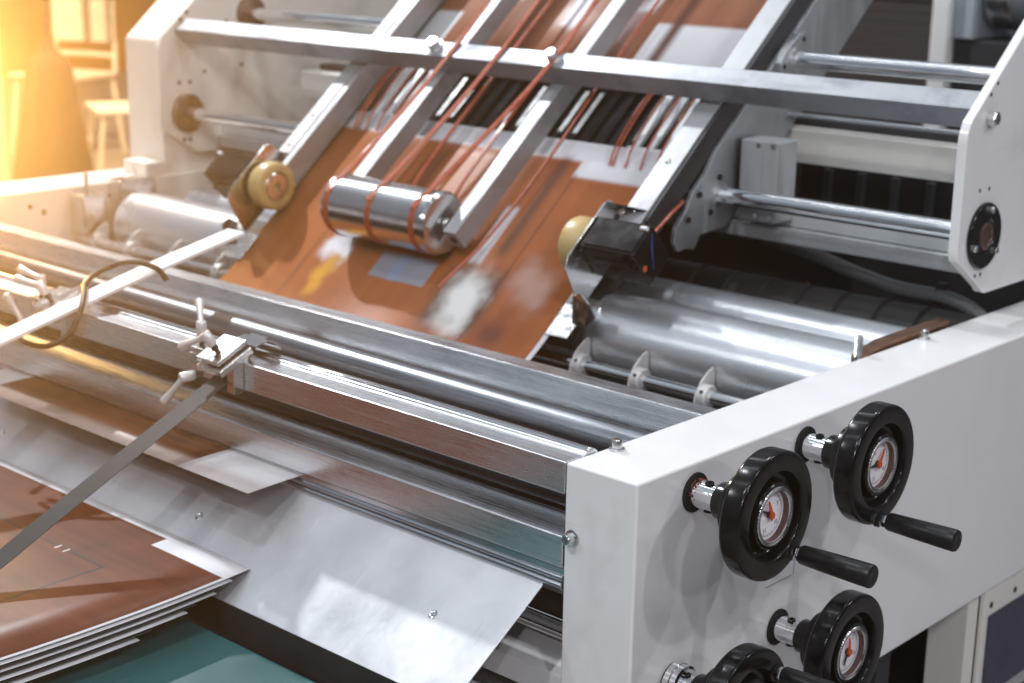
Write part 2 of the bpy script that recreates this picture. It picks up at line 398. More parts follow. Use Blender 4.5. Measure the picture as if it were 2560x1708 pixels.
bm = NB(); cyl(bm, (XL, 0.034, -0.217), (XR, 0.034, -0.217), 0.0125, 40); part('lower_shaft', bm, 'chrome')
bm = NB(); box(bm, (XL, 0.02, -0.345), (XR, 0.06, -0.322)); part('tie_bar', bm, 'alu', 0.001)

# top cross bar lying on the arms
cb = NB(); sbox(cb, XL+0.0002, XR-0.0002, 0.4395, 0.4765, 0.0, 0.0425); crossbar = part('cross_bar', cb, 'crossalu', 0.0018, seg=3)
for x in (-1.212, -0.916):
    screw_head('bolt', sl(x, 0.462, 0.0425), EN, 0.0125, 0.016, crossbar, washer=True, hexh=True)

# slanted outlet plate
th = R(33); 
def pp(x, s, n=0.0): return Vector((x, s*-math.cos(th)-n*math.sin(th), -0.149-s*math.sin(th)+n*math.cos(th)))
Lp = 0.180
bm = NB()
out = [pp(XL+0.05, 0), pp(-0.132, 0)] + [pp(-0.132+0.006*math.sin(a), 0.006-0.006*math.cos(a)) for a in (0.5, 1.0, 1.57)] + [pp(-0.126, Lp), pp(XL+0.05, Lp)]
prism(bm, out, (pp(0, 0, -0.0018)-pp(0, 0, 0)))
plate = part('outlet_plate', bm, 'sheetsteel', 0.0005)
bm = NB()
a = pp(0, Lp); y0, z0 = a.y, a.z
prism(bm, [(XL+0.05, y0, z0-0.0006), (XL+0.05, y0+0.0018, z0-0.0015), (XL+0.05, y0+0.004, z0-0.046), (XL+0.05, y0+0.002, z0-0.046)], (-0.1265-XL-0.05, 0, 0))
part('folded_lip', bm, 'dark', parent=plate)
for x in (-0.666, -0.229, -1.155, -1.6):
    bm = NB(); c = pp(x, 0.0885)
    nrm = (pp(0, 0, 1)-pp(0, 0, 0)).normalized()
    lathe(bm, [(0.0001, 0.0058), (0.0006, 0.0058), (0.0008, 0.0052), (0.0003, 0.0042), (0.0003, 0.0022), (0.0008, 0.0018), (0.0008, 0)], c, nrm, 24)
    part('screw', bm, 'zinc', parent=plate)

# beams behind
def hbeam(name, y0, y1, z0, z1, mat, x0=XL, x1=XR, bv=0.002): return xbar(name, [(y0, z0), (y0, z1), (y1, z1), (y1, z0)], x0, x1, mat, machine, bv)
hbeam('rear_beam', 1.0, 1.05, 0.050, 0.076, 'lightgrey')
hbeam('rear_beam', 1.012, 1.05, 0.0775, 0.106, 'lightgrey')
hbeam('rear_beam', 1.12, 1.17, 0.168, 0.226, 'white2', -1.86, XR)
hbeam('rear_beam', 1.175, 1.22, 0.215, 0.2385, 'dark', -1.86, XR)  # dark board stands in for the shaded front below the rail
hbeam('rear_rail', 1.10, 1.118, 0.2495, 0.2545, 'alu', -0.60, XR, 0.0008)
lv = hbeam('louvre_panel', 1.40, 1.43, -0.16, 0.13, 'dark', -1.9, XR)
for i in range(9):
    x = -0.72+0.072*i
    hb = NB(); box(hb, (x, 1.385, 0.02), (x+0.016, 1.399, 0.118)); part('louvre_bar', hb, 'louvre', 0.002, parent=lv)
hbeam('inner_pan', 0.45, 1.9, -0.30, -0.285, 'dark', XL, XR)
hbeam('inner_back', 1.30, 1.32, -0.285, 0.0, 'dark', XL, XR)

# base of the machine under the right frame
bm = NB(); box(bm, (-0.075, 0.835, -0.95), (-0.012, 0.868, -0.3925)); part('stand_leg', bm, 'white2', 0.002)
bm = NB(); box(bm, (-0.012, 0.870, -0.95), (-0.004, 2.4, -0.3925)); sp = part('side_panel', bm, 'white2', 0.0015)
bm = NB(); box(bm, (-0.0038, 0.886, -0.95), (-0.0015, 2.4, -0.438)); part('navy_panel', bm, 'navy', 0.0008, parent=sp)
bm = NB(); prism(bm, [(-0.0012, 0.88, -0.596), (-0.0012, 1.30, -0.596), (-0.0012, 1.30, -0.575), (-0.0012, 0.88, -0.575)], (0.0016, 0, 0)); part('trim_strip', bm, 'alu', parent=sp)
for (y, z) in ((0.893, -0.422), (0.972, -0.421)):
    bm = NB(); cyl(bm, (-0.0042, y, z), (-0.0028, y, z), 0.005, 14); part('screw', bm, 'dark', parent=sp)
bm = NB(); box(bm, (-1.9, 0.5, -0.95), (-0.30, 1.9, -0.41)); part('base_cabinet', bm, 'dark', 0.004)
bm = NB(); box(bm, (-0.075, 0.62, -0.95), (-0.04, 0.66, -0.3925)); part('stand_leg', bm, 'dark', 0.002)

# fittings on the right frame's inner edge
bm = NB(); prism(bm, [(-0.128, 0.64, -0.02), (-0.128, 0.64, -0.004), (-0.128, 0.70, 0.006), (-0.128, 0.88, 0.006), (-0.128, 0.88, -0.02)], (0.022, 0, 0)); cb_ = part('bearing_block', bm, 'copper', 0.001)
bm = NB()
prof = []
for i in range(18): prof += [(0.0016*i, 0.0050), (0.0016*i+0.0008, 0.0058)]
lathe(bm, [(-0.02, 0.005)]+prof+[(0.030, 0.004)], (-0.113, 0.632, -0.003), (0, 0, 1), 18); part('threaded_stud', bm, 'zinc')
# adjusting yoke at the left frame
bm = NB(); box(bm, (-2.0095, 0.60, -0.10), (-1.955, 0.655, -0.014)); box(bm, (-2.0095, 0.70, -0.11), (-1.965, 0.79, 0.008)); yk = part('bearing_yoke', bm, 'zinc', 0.003)
bm = NB(); cyl(bm, (-1.985, 0.628, -0.013), (-1.985, 0.628, 0.028), 0.005, 14); part('threaded_stud', bm, 'zinc')
bm = NB(); cyl(bm, (-2.06, 0.80, 0.0002), (-2.06, 0.80, 0.012), 0.007, 14); part('bolt', bm, 'zinc', parent=fl_)

# ================================================================== rollers and shafts (each turns on its own)
def roller(name, label, y, z, r, mat, x0=XL+0.03, x1=XR, seg=72, cat='roller', group=None):
    o = thing(name, label, cat, (0.5*(x0+x1), y, z), group)
    bm = NB(); lathe(bm, [(0, r-0.002), (0.002, r), (x1-x0-0.002, r), (x1-x0, r-0.002)], (x0, y, z), (1, 0, 0), seg)
    link_mesh('barrel', bm, mat, o)
    bm = NB(); cyl(bm, (x0-0.028, y, z), (x0+0.0005, y, z), r*0.45, 32); link_mesh('journal', bm, 'darksteel', o)
    return o
def rollmat():
    """turned steel with the faint rings of fine knurling and a scatter of wear"""
    m, t, b = new_mat('knurled_steel'); setv(b, met=0.82, col=(0.72, 0.74, 0.77), rough=0.2)
    c = t.nodes.new('ShaderNodeTexCoord'); w = t.nodes.new('ShaderNodeTexWave'); w.inputs['Scale'].default_value = 130; w.inputs['Distortion'].default_value = 0.4
    t.links.new(c.outputs['Object'], w.inputs['Vector'])
    n = noise_of(t, (6, 3, 3), 3, 1.0)
    t.links.new(maprange(t, n.outputs[0], 0.26, 0.32), b.inputs['Roughness'])
    bump(t, b, w.outputs[0], 0.25, 0.0003)
    return m
MAT['knurl'] = rollmat()
roller('feed_roller', 'large bright steel roller lying behind the finger shaft', 0.724, -0.0865, 0.072, 'knurl', -1.93)
roller('press_roller', 'slimmer knurled steel roller lying just behind the large bright one', 0.858, -0.062, 0.049, 'knurl', -1.90)
bl = thing('rubber_roller', 'black rubber roller with grooved bands behind the knurled steel roller', 'roller', (-1.0, 1.0, -0.065))
bm = NB(); pr = []; x = 0
while x < 1.80:
    pr += [(x, 0.050), (x+0.004, 0.055), (x+0.066, 0.056), (x+0.070, 0.050)]; x += 0.072
lathe(bm, pr, (-1.93, 1.0, -0.068), (1, 0, 0), 48); link_mesh('barrel', bm, 'blackrubber_roll', bl)
bm = NB(); cyl(bm, (-2.0, 1.0, -0.068), (-1.9295, 1.0, -0.068), 0.02, 24); link_mesh('journal', bm, 'darksteel', bl)
roller('slim_roller', 'dark polished roller in the gap between front and lower tie bars', 0.072, -0.0700, 0.0260, 'darksteel', XL+0.03, XR)
roller('slim_roller', 'polished roller in the gap between front and rear tie bars', 0.200, -0.0450, 0.0235, 'midsteel', XL+0.03, XR)

def shaft(label, y, z, r, x0, x1):
    bm = NB(); cyl(bm, (x0, y, z), (x1, y, z), r, 48)
    return tag(link_mesh('guide_shaft', bm, 'chrome'), label, 'shaft')
shaft('polished round shaft, upper one between the feed board and the right upright', 1.095, 0.346, 0.0145, -0.5390, XR)
shaft('polished round shaft, lower one ending at the black ring of the right upright', 0.914, 0.133, 0.0145, -0.5515, XR)
shaft('polished round shaft, upper one between the left upright and the feed board', 1.095, 0.346, 0.0145, XL+0.008, -1.4925)
shaft('polished round shaft, lower one between the left upright and the feed board', 0.914, 0.133, 0.0145, XL+0.008, -1.4925)

FY, FZ = 0.62, -0.111
fs = thing('finger_shaft', 'bright shaft carrying pointed stripper fingers behind the rear tie bar', 'shaft', (-1.05, FY, FZ))
bm = NB(); cyl(bm, (XL, FY, FZ), (XR, FY, FZ), 0.0100, 36); link_mesh('rod', bm, 'chrome', fs)
for x in (-0.604, -0.486, -0.361, -1.525, -1.675, -1.82, -1.94):
    bm = NB(); cyl(bm, (x, FY, FZ), (x+0.015, FY, FZ), 0.0185, 32, 0.0012); c_ = link_mesh('collar', bm, 'lever', fs)
    bm = NB()
    prism(bm, [(x-0.0002, FY+a, FZ+b) for a, b in ((-0.020, -0.016), (-0.017, 0.004), (-0.004, 0.022), (0.016, 0.036), (0.026, 0.039), (0.031, 0.034), (0.030, 0.004), (0.022, -0.016))], (-0.0028, 0, 0))
    link_mesh('finger', bm, 'lever', c_, 0.0007)
    bm = NB(); n = Vector((0, -0.82, 0.57)); p0 = Vector((x+0.0080, FY, FZ))+n*0.0178
    cyl(bm, p0, p0+n*0.0012, 0.0031, 14); link_mesh('screw_hole', bm, 'hole', c_)

# ================================================================== feed board
fb = thing('feed_board', 'steep slanted feed board between two bright side rails', 'feed board', tuple(sl(-1.03, 0.1, -0.12)))
def part_fb(name, bm, mat, bevel=0.0, parent=fb, **k): return link_mesh(name, bm, mat, parent, bevel, **k)
U1 = 1.35
bm = sbox(NB(), -0.612, -0.5685, 0.165, U1, -0.040, -0.010); rr = part_fb('rail', bm, 'alu_y', 0.0012)
bm = sbox(NB(), -0.6135, -0.6205, 0.165, U1, -0.050, -0.018); part_fb('edge_strip', bm, 'alu_y', 0.0008)
bm = sbox(NB(), -0.5684, -0.5610, 0.185, U1, -0.052, -0.0125); part_fb('rail_side', bm, 'dark', 0.0008, parent=rr)
for u in (0.31, 0.505, 0.20):
    bm = NB(); lathe(bm, [(0, 0.0048), (0.001, 0.0048), (0.0028, 0.003), (0.003, 0)], sl(-0.594, u, -0.010), EN, 20); part_fb('rivet', bm, 'zinc', parent=rr)
bm = sbox(NB(), -1.4785, -1.4460, 0.198, U1, -0.0325, -0.010); rl = part_fb('rail', bm, 'alu_y', 0.0012)
bm = sbox(NB(), -1.4455, -1.4300, 0.165, U1, -0.060, -0.012); part_fb('edge_strip', bm, 'alu_y', 0.0012)
for u in (0.30, 0.54, 0.22):
    bm = NB(); lathe(bm, [(0, 0.0045), (0.001, 0.0045), (0.0025, 0.003), (0.0027, 0)], sl(-1.462, u, -0.010), EN, 20); part_fb('rivet', bm, 'zinc', parent=rl)
# side plates
def spl(x, w, mat):
    o = [(0.373, -0.047), (U1, -0.047), (U1, -0.174), (0.55, -0.174), (0.36, -0.172), (0.315, -0.168), (0.262, -0.128), (0.236, -0.136), (0.222, -0.118), (0.205, -0.106), (0.205, -0.085), (0.225, -0.070), (0.262, -0.066), (0.292, -0.056), (0.335, -0.057)]
    return part_fb('side_plate', prism(NB(), [sl(x, u, v) for u, v in o], (w, 0, 0)), mat, 0.0008)
spr = spl(-0.5600, 0.008, 'sidesteel'); spl(-1.492, 0.008, 'sidesteel')
for (u, v) in ((0.356, -0.089), (0.253, -0.082), (0.303, -0.117), (0.467, -0.137), (0.454, -0.156), (0.30, -0.072)):
    bm = NB(); cyl(bm, sl(-0.5522, u, v), sl(-0.5480, u, v), 0.0052, 18, 0.0008); part_fb('bolt', bm, 'black', parent=spr)
bm = NB(); cyl(bm, sl(-0.5522, 0.437, -0.118), sl(-0.5440, 0.437, -0.118), 0.006, 6); part_fb('bolt', bm, 'zinc', parent=spr)
# shaft flange
yc, zc = 1.095, 0.346
bm = NB(); prism(bm, [(-0.5518, yc+a, zc+b) for a, b in ((-0.045, -0.004), (-0.036, -0.030), (0.0, -0.036), (0.030, -0.034), (0.040, -0.02), (0.036, 0.030), (0.028, 0.044), (0.012, 0.044), (-0.03, 0.018))], (0.013, 0, 0)); fg = part_fb('shaft_flange', bm, 'sidesteel', 0.0015)
bm = NB()
for a, b in ((0.022, 0.033), (-0.033, -0.010)): cyl(bm, (-0.5392, yc+a, zc+b), (-0.5380, yc+a, zc+b), 0.0045, 16)
part_fb('bolt_hole', bm, 'hole', parent=fg)
bm = NB(); lathe(bm, [(0, 0.0205), (0.004, 0.0205), (0.004, 0.0147)], (-0.5388, yc, zc), (1, 0, 0), 36, False); part_fb('seal_ring', bm, 'zinc', parent=fg)
bm = NB(); lathe(bm, [(0, 0.0200), (0.003, 0.0200), (0.003, 0.0147)], (-0.5518, 0.914, 0.133), (1, 0, 0), 36, False); part_fb('seal_ring', bm, 'zinc', parent=spr)
# gearbox
bm = NB(); box(bm, (-0.545, 0.955, 0.088), (-0.472, 1.015, 0.2245)); gb = part_fb('gear_housing', bm, 'greycab', 0.004)
gb.data.materials[0] = MAT['midgrey']
bm = NB(); box(bm, (-0.543, 0.9535, 0.100), (-0.500, 0.9548, 0.222)); part_fb('housing_cover', bm, 'midgrey', 0.0006, parent=gb)
for p in ((-0.508, 0.2165), (-0.480, 0.218), (-0.508, 0.099), (-0.480, 0.099)):
    bm = NB(); cyl(bm, (p[0], 0.9551, p[1]), (p[0], 0.951, p[1]), 0.004, 14); part_fb('screw', bm, 'zinc', parent=gb)
# slatted bed
bm = sbox(NB(), -1.4299, -0.6206, -0.02, U1, -0.110, -0.090); bed = part_fb('bed', bm, 'dark', 0.001)
bm = NB()
for i in range(15):
    x = -1.24+0.0345*i
    if -0.95 < x < -0.90 or -1.24 < x < -1.19: pass
    sbox(bm, x, x+0.012, 0.345, 0.56, -0.0895, -0.078)
part_fb('slats', bm, 'satin', 0.001, parent=bed)
for (x0, n) in ((-1.392, 4), (-0.742, 4)):
    bm = NB()
    if n > 1: sbox(bm, x0-0.008, x0+n*0.032, 0.352, 0.380, -0.0765, -0.0690)
    for i in range(n): sbox(bm, x0+i*0.032, x0+i*0.032+0.015, 0.3801 if n > 1 else 0.34, 0.57, -0.0765, -0.0690)
    part_fb('guide_comb', bm, 'lightgrey', 0.0012, parent=bed)

# ================================================================== pinch roller held by two arms
ra = thing('pinch_roller', 'bright steel drum on the lower ends of two square arms above the brown sheet', 'roller', tuple(sl(-1.08, 0.107, -0.014)))
RU, RV, RR = 0.104, -0.0085, 0.0555
bm = sbox(NB(), -1.2275, -1.1965, 0.158, U1, -0.038, 0.0); link_mesh('arm', bm, 'alu_y', ra, 0.0009)
bm = sbox(NB(), -0.9300, -0.9000, 0.082, U1, -0.038, 0.0); arm = link_mesh('arm', bm, 'alu_y', ra, 0.0009)
bm = NB(); cyl(bm, sl(-0.915, 0.0822, -0.019), sl(-0.915, 0.0810, -0.019), 0.0075, 24); link_mesh('bore', bm, 'hole', arm)
x0, x1 = -1.212, -0.946
bm = NB(); pr = [(0, 0.03), (0.001, RR-0.005), (0.006, RR)]
for xx in (0.014, 0.124, 0.234):
    for k in range(3):
        pr += [(xx+0.0045*k-0.0022, RR), (xx+0.0045*k-0.0014, RR-0.0012), (xx+0.0045*k+0.0014, RR-0.0012), (xx+0.0045*k+0.0022, RR)]
L = x1-x0
pr = [p for p in pr if p[0] < L-0.008]+[(L-0.007, RR), (L-0.001, RR-0.005), (L, RR-0.009), (L, 0.012), (L-0.004, 0.011), (L-0.004, 0)]
lathe(bm, pr, sl(x0, RU, RV), (1, 0, 0), 80); drum = link_mesh('drum', bm, 'roller', ra)
bm = NB(); lathe(bm, [(0, 0.010), (0.012, 0.010), (0.013, 0.009), (0.0158, 0.009)], sl(x1-0.004, RU, RV), (1, 0, 0), 28); link_mesh('axle', bm, 'zinc', ra)

# elastic cords: each loops round the drum and runs up over the cross bar
cidx = 0
CL = {0: 'far left', 1: 'middle', 2: 'right'}
for b, (xb, xt) in enumerate(((0.014, -1.158), (0.124, -1.041), (0.234, -0.908))):
    for k in range(3):
        xa = x0+xb+0.0045*k
        rc = RR-0.0012+0.0012
        pts = []
        # top run: slightly rising over the cross bar
        a_t = R(98)
        xe = xt+0.0034*(k-1)
        top = [sl(xe+0.004, 1.30, 0.093), sl(xe+0.002, 0.80, 0.064), sl(xe, 0.47, 0.0455), sl(xa+(xe-xa)*0.30, 0.22, 0.0395)]
        pts += top
        for i in range(15):
            a = a_t+R(150)*i/14*1.0
            pts.append(sl(xa, RU+rc*math.cos(a), RV+rc*math.sin(a)))
        # lower run passes back up under the cross bar
        al = a_t+R(150)
        p = pts[-1]
        xl = xt+0.030+0.004*(k-1)
        pts += [sl(xa-0.010, RU+0.036, RV-0.046), sl(xa-0.036, RU+0.086, -0.042), sl(xa-0.037, 0.30, -0.036), sl(xa-0.034, 0.45, -0.034), sl(xa-0.030, 0.85, -0.034), sl(xa-0.028, 1.30, -0.034)] if k else [sl(xa, RU+0.016, RV-0.0540)]
        bm = tube(NB(), smooth_path(pts, 3), 0.0020, 8)
        nm = ('left edge', 'middle', 'right edge')[b]
        wh = ('leftmost', 'centre', 'rightmost')[k]
        tag(link_mesh('elastic_cord', bm, 'cord'), 'orange cord looped over the steel drum, %s of three near its %s' % (wh, nm), 'cord', 'orange cords looped round the steel drum')
for side, xs in (('left', (-1.405, -1.395, -1.372, -1.340, -1.308)), ('right', (-0.757, -0.749, -0.722, -0.690, -0.659))):
    for k, x in enumerate(xs):
        bm = tube(NB(), smooth_path([sl(x+0.004, 0.325, -0.0620), sl(x, 0.37, -0.052), sl(x-0.004, 0.46, -0.049), sl(x-0.005, 0.508, -0.056)], 4), 0.0019, 8)
        o_ = ('first', 'second', 'third', 'fourth', 'fifth')[k]
        tag(link_mesh('drive_cord', bm, 'cord'), 'short orange drive cord under the cross bar, %s counting from left near %s rail' % (o_, side), 'cord', 'orange drive cords under the cross bar')
bm = tube(NB(), smooth_path([sl(-0.905, 0.00, -0.045), sl(-0.880, 0.12, -0.048), sl(-0.868, 0.30, -0.045), sl(-0.86, 0.62, -0.03), sl(-0.85, 1.2, -0.03)], 5), 0.0028, 8)
tag(link_mesh('drive_cord', bm, 'cord'), 'long orange cord running along the right flank of the right square arm', 'cord', 'orange cords beside the right arm')

# ================================================================== printed sheets
def uv_sheet(name, rows, mat, nx, x0, x1, fn):
    """grid: fn(x, s) -> point; uv holds (x, s) in metres"""
    bm = NB(); uvl = bm.loops.layers.uv.new('UVMap'); V = []; C = {}
    for s in rows:
        r = []
        for i in range(nx+1):
            x = x0+(x1-x0)*i/nx; v = bm.verts.new(fn(x, s)); C[v] = (x, s); r.append(v)
        V.append(r)
    for a, b in zip(V, V[1:]):
        for i in range(nx):
            f = bm.faces.new((a[i], a[i+1], b[i+1], b[i]))
            for l in f.loops: l[uvl].uv = C[l.vert]
    ob = link_mesh(name, bm, mat, None, 0, angle=180)
    md = ob.modifiers.new('thickness', 'SOLIDIFY'); md.thickness = 0.0004; md.offset = 0
    return ob
def art(name, base, layers, streak=(1.5, 26), rough=0.33, amt=0.20, warp=0.06):
    """printed card: base ink with grain along the feed direction, then patches (x0,x1,s0,s1,soft,colour[,shear])"""
    m, t, b = new_mat(name); setv(b, rough=rough+0.10, coat=0.0, spec=0.22)
    uv = t.nodes.new('ShaderNodeUVMap'); sp_ = t.nodes.new('ShaderNodeSeparateXYZ'); t.links.new(uv.outputs[0], sp_.inputs[0])
    X, Y = sp_.outputs[0], sp_.outputs[1]
    mp = t.nodes.new('ShaderNodeMapping'); mp.inputs['Scale'].default_value = (streak[1], streak[0], 1); t.links.new(uv.outputs[0], mp.inputs[0])
    n = t.nodes.new('ShaderNodeTexNoise'); n.inputs['Scale'].default_value = 1; n.inputs['Detail'].default_value = 2.5; t.links.new(mp.outputs[0], n.inputs['Vector'])
    n2 = t.nodes.new('ShaderNodeTexNoise'); n2.inputs['Scale'].default_value = 7; n2.inputs['Detail'].default_value = 3; t.links.new(uv.outputs[0], n2.inputs['Vector'])
    f = math_n(t, 'ADD', math_n(t, 'MULTIPLY', n.outputs[0], 0.6), math_n(t, 'MULTIPLY', n2.outputs[0], 0.4))
    nw = t.nodes.new('ShaderNodeTexNoise'); nw.inputs['Scale'].default_value = 16; nw.inputs['Detail'].default_value = 2; t.links.new(uv.outputs[0], nw.inputs['Vector'])
    sw = t.nodes.new('ShaderNodeSeparateColor'); t.links.new(nw.outputs['Color'], sw.inputs[0])
    XW = math_n(t, 'ADD', X, math_n(t, 'MULTIPLY', math_n(t, 'SUBTRACT', sw.outputs[0], 0.5), warp))
    YW = math_n(t, 'ADD', Y, math_n(t, 'MULTIPLY', math_n(t, 'SUBTRACT', sw.outputs[1], 0.5), warp*1.6))
    X0, Y0 = X, Y
    c = mixc(t, maprange(t, f, 0, 1, 0.36, 0.64), tuple(v*(1-amt) for v in base), tuple(v*(1+amt*0.45) for v in base))
    for L in layers:
        x0, x1, s0, s1, so, col = L[:6]; shear = L[6] if len(L) > 6 else 0
        op = L[7] if len(L) > 7 else 1.0
        X, Y = (XW, YW) if so > 0.0055 and col[0] > 0.4 else (X0, Y0)
        Xs = math_n(t, 'ADD', X, math_n(t, 'MULTIPLY', Y, shear)) if shear else X
        k = maprange(t, Xs, 0, 1, x0-so, x0+so, True)
        k = math_n(t, 'MULTIPLY', k, maprange(t, Xs, 1, 0, x1-so, x1+so, True))
        k = math_n(t, 'MULTIPLY', k, maprange(t, Y, 0, 1, s0-so*1.6, s0+so*1.6, True))
        k = math_n(t, 'MULTIPLY', k, maprange(t, Y, 1, 0, s1-so*1.6, s1+so*1.6, True))
        if op < 1: k = math_n(t, 'MULTIPLY', k, op)
        c = mixc(t, k, c, col)
    t.links.new(c, b.inputs['Base Color'])
    return m
WHT = (0.74, 0.73, 0.75)
BR = (0.36, 0.112, 0.038)
m_feed = art('feed_print', BR, [
    (-1.5, -0.6, 0.327, 0.5, 0.004, WHT), (-0.815, -0.655, 0.292, 0.5, 0.004, WHT),
    (-1.252, -1.188, 0.012, 0.090, 0.011, (0.72, 0.70, 0.73), -0.1), (-1.228, -1.185, -0.050, 0.012, 0.014, (0.62, 0.30, 0.04)),
    (-1.100, -0.962, 0.004, 0.062, 0.002, (0.27, 0.28, 0.33)), (-1.055, -1.030, 0.004, 0.062, 0.004, (0.24, 0.30, 0.42)),
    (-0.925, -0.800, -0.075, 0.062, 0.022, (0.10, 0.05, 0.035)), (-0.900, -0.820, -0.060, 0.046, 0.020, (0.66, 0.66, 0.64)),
    (-0.785, -0.700, 0.020, 0.095, 0.022, (0.46, 0.27, 0.22)), (-0.905, -0.876, 0.075, 0.205, 0.005, (0.62, 0.58, 0.60)),
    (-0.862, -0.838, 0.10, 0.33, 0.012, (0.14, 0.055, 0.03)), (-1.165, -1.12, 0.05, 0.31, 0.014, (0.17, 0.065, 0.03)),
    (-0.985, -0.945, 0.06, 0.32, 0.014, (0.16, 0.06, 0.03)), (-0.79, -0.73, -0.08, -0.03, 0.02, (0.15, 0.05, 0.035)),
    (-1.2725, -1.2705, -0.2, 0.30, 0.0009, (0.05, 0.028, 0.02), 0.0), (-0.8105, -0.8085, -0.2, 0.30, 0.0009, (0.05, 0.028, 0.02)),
    (-0.658, -0.60, -0.3, 0.6, 0.0006, WHT), (-1.5, -1.4385, -0.3, 0.6, 0.0006, WHT),
])
def feed_fn(x, s):
    if s >= -0.02: return sl(x, s, -0.0655)
    q = sl(x, -0.02, -0.0655); t = -0.02-s
    y = q.y; z = q.z; n = 12; ds = t/n
    for i in range(n):
        aa = AN-2.0*ds*(i+0.5); y -= math.cos(aa)*ds; z -= math.sin(aa)*ds
    return Vector((x, y, z))
rows = [-0.20+0.02*i for i in range(10)]+[0.0, 0.1, 0.2, 0.3, 0.371]
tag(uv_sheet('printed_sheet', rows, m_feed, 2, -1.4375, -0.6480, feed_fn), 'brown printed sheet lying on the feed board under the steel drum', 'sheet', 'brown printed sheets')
m_up = art('upper_print', (0.33, 0.13, 0.068), [
    (-1.5, -1.355, 0.3, 0.665, 0.004, WHT), (-0.862, -0.60, 0.3, 0.672, 0.004, WHT), (-1.09, -1.035, 0.655, 0.78, 0.012, (0.60, 0.56, 0.60)),
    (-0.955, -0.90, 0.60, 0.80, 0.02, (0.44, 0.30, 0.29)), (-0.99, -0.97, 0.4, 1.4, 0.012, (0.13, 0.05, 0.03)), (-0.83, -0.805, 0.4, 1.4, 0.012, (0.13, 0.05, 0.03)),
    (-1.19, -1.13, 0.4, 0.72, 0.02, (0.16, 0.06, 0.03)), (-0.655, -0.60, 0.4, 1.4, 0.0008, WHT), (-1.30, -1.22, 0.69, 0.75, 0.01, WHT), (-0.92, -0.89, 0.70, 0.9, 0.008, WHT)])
tag(uv_sheet('printed_sheet', [0.512, 0.7, 0.9, 1.1, 1.3], m_up, 2, -1.4290, -0.6250, lambda x, s: sl(x, s, -0.0655)), 'brown and white printed sheet sliding down behind the cross bar', 'sheet', 'brown printed sheets')
m_em = art('outlet_print', (0.16, 0.055, 0.022), [(-0.700, -0.5, -0.3, 0.3, 0.0006, WHT), (-1.3, -1.190, -0.3, 0.3, 0.0006, WHT), (-1.3, -0.5, -0.3, -0.052, 0.008, (0.40, 0.34, 0.31), 0.0, 0.7)], streak=(60, 3), amt=0.5)  # soft pale strip at the front is sheen painted into the print
tag(uv_sheet('printed_sheet', [-0.083, -0.05, -0.02, 0.0, 0.012], m_em, 2, -1.26, -0.551, lambda x, s: Vector((x, s, -0.1305-0.04*max(0, -s-0.03)))), 'printed sheet coming out flat beneath the lower tie bar, white right margin', 'sheet', 'brown printed sheets')

# pile of finished sheets at the outlet
LINE = (0.018, 0.018, 0.022)
m_pile = art('pile_print', (0.130, 0.035, 0.012), [
    (-0.672, -0.40, -0.1500, -0.05, 0.0005, WHT), (-3, 0, -0.1235, 0.0, 0.0005, WHT), (-0.5235, -0.40, -3, 3, 0.0005, WHT),
    (-3, -0.658, -0.2372, -0.2332, 0.0005, LINE), (-0.6612, -0.6570, -0.50, -0.2340, 0.0005, LINE), (-3, -0.668, -0.2334, -0.2250, 0.004, (0.10, 0.04, 0.02)),
    (-0.731, -0.700, -0.2598, -0.2588, 0.0004, (0.05, 0.03, 0.03)), (-0.6990, -0.6978, -0.345, -0.2600, 0.0004, (0.05, 0.03, 0.03)),
    (-0.758, -0.755, -0.2420, -0.2310, 0.0004, (0.75, 0.62, 0.55)), (-0.7395, -0.7365, -0.2420, -0.2310, 0.0004, (0.75, 0.62, 0.55))], streak=(60, 4), amt=0.3, rough=0.26)
def pile_fn(dx, dz):
    def fn(x, s):
        z = -0.2175+dz
        droop = max(0.0, (x+0.60))*0.015
        return Vector((x+dx+0.012*math.sin(max(0, min(1, (-s-0.10)/0.42))*math.pi), s, z-droop-0.012*max(0, -s-0.32)))
    return fn
rows = [-0.108, -0.13, -0.16, -0.2, -0.24, -0.28, -0.32, -0.36, -0.42, -0.5, -0.62, -0.8]
tag(uv_sheet('printed_sheet', rows, m_pile, 10, -1.32, -0.5185, pile_fn(0, 0.0016)), 'brown printed sheet with black outline on top of the pile at the outlet', 'sheet', 'brown printed sheets')
under = [('paper', 0.000, -0.0040, 0.030), ('blacksheet', -0.001, -0.0085, 0.045), ('paper', -0.002, -0.0135, 0.055), ('blacksheet', -0.004, -0.0185, 0.085), ('paper', -0.003, -0.0240, 0.100), ('blacksheet', -0.006, -0.0300, 0.150), ('paper', -0.005, -0.0360, 0.170)]
words = ['white sheet directly under the top brown sheet', 'dark sheet second below the top brown sheet', 'white edged sheet in the upper middle of the outlet pile', 'dark sheet in the middle of the outlet pile', 'white edged sheet in the lower middle of the outlet pile', 'dark sheet lying near the bottom of the outlet pile', 'white edged sheet at the bottom of the outlet pile']
for (mt, dx, dz, back), wd in zip(under, words):
    rws = [r for r in rows if r < -0.108-back-0.01]
    ob = tag(uv_sheet('pile_sheet', [-0.108-back]+rws, MAT[mt], 6, -1.30, -0.5185, pile_fn(dx, dz)), wd, 'sheet', 'sheets in the outlet pile')
    ob.modifiers['thickness'].thickness = 0.0008 if mt == 'paper' else 0.0008
bm = NB(); box(bm, (-1.6, -0.95, -0.320), (-0.2, -0.165, -0.2800)); tag(link_mesh('delivery_board', bm, 'teal', None, 0.010, 4), 'teal delivery board under the outlet pile in front of the folded plate', 'board')

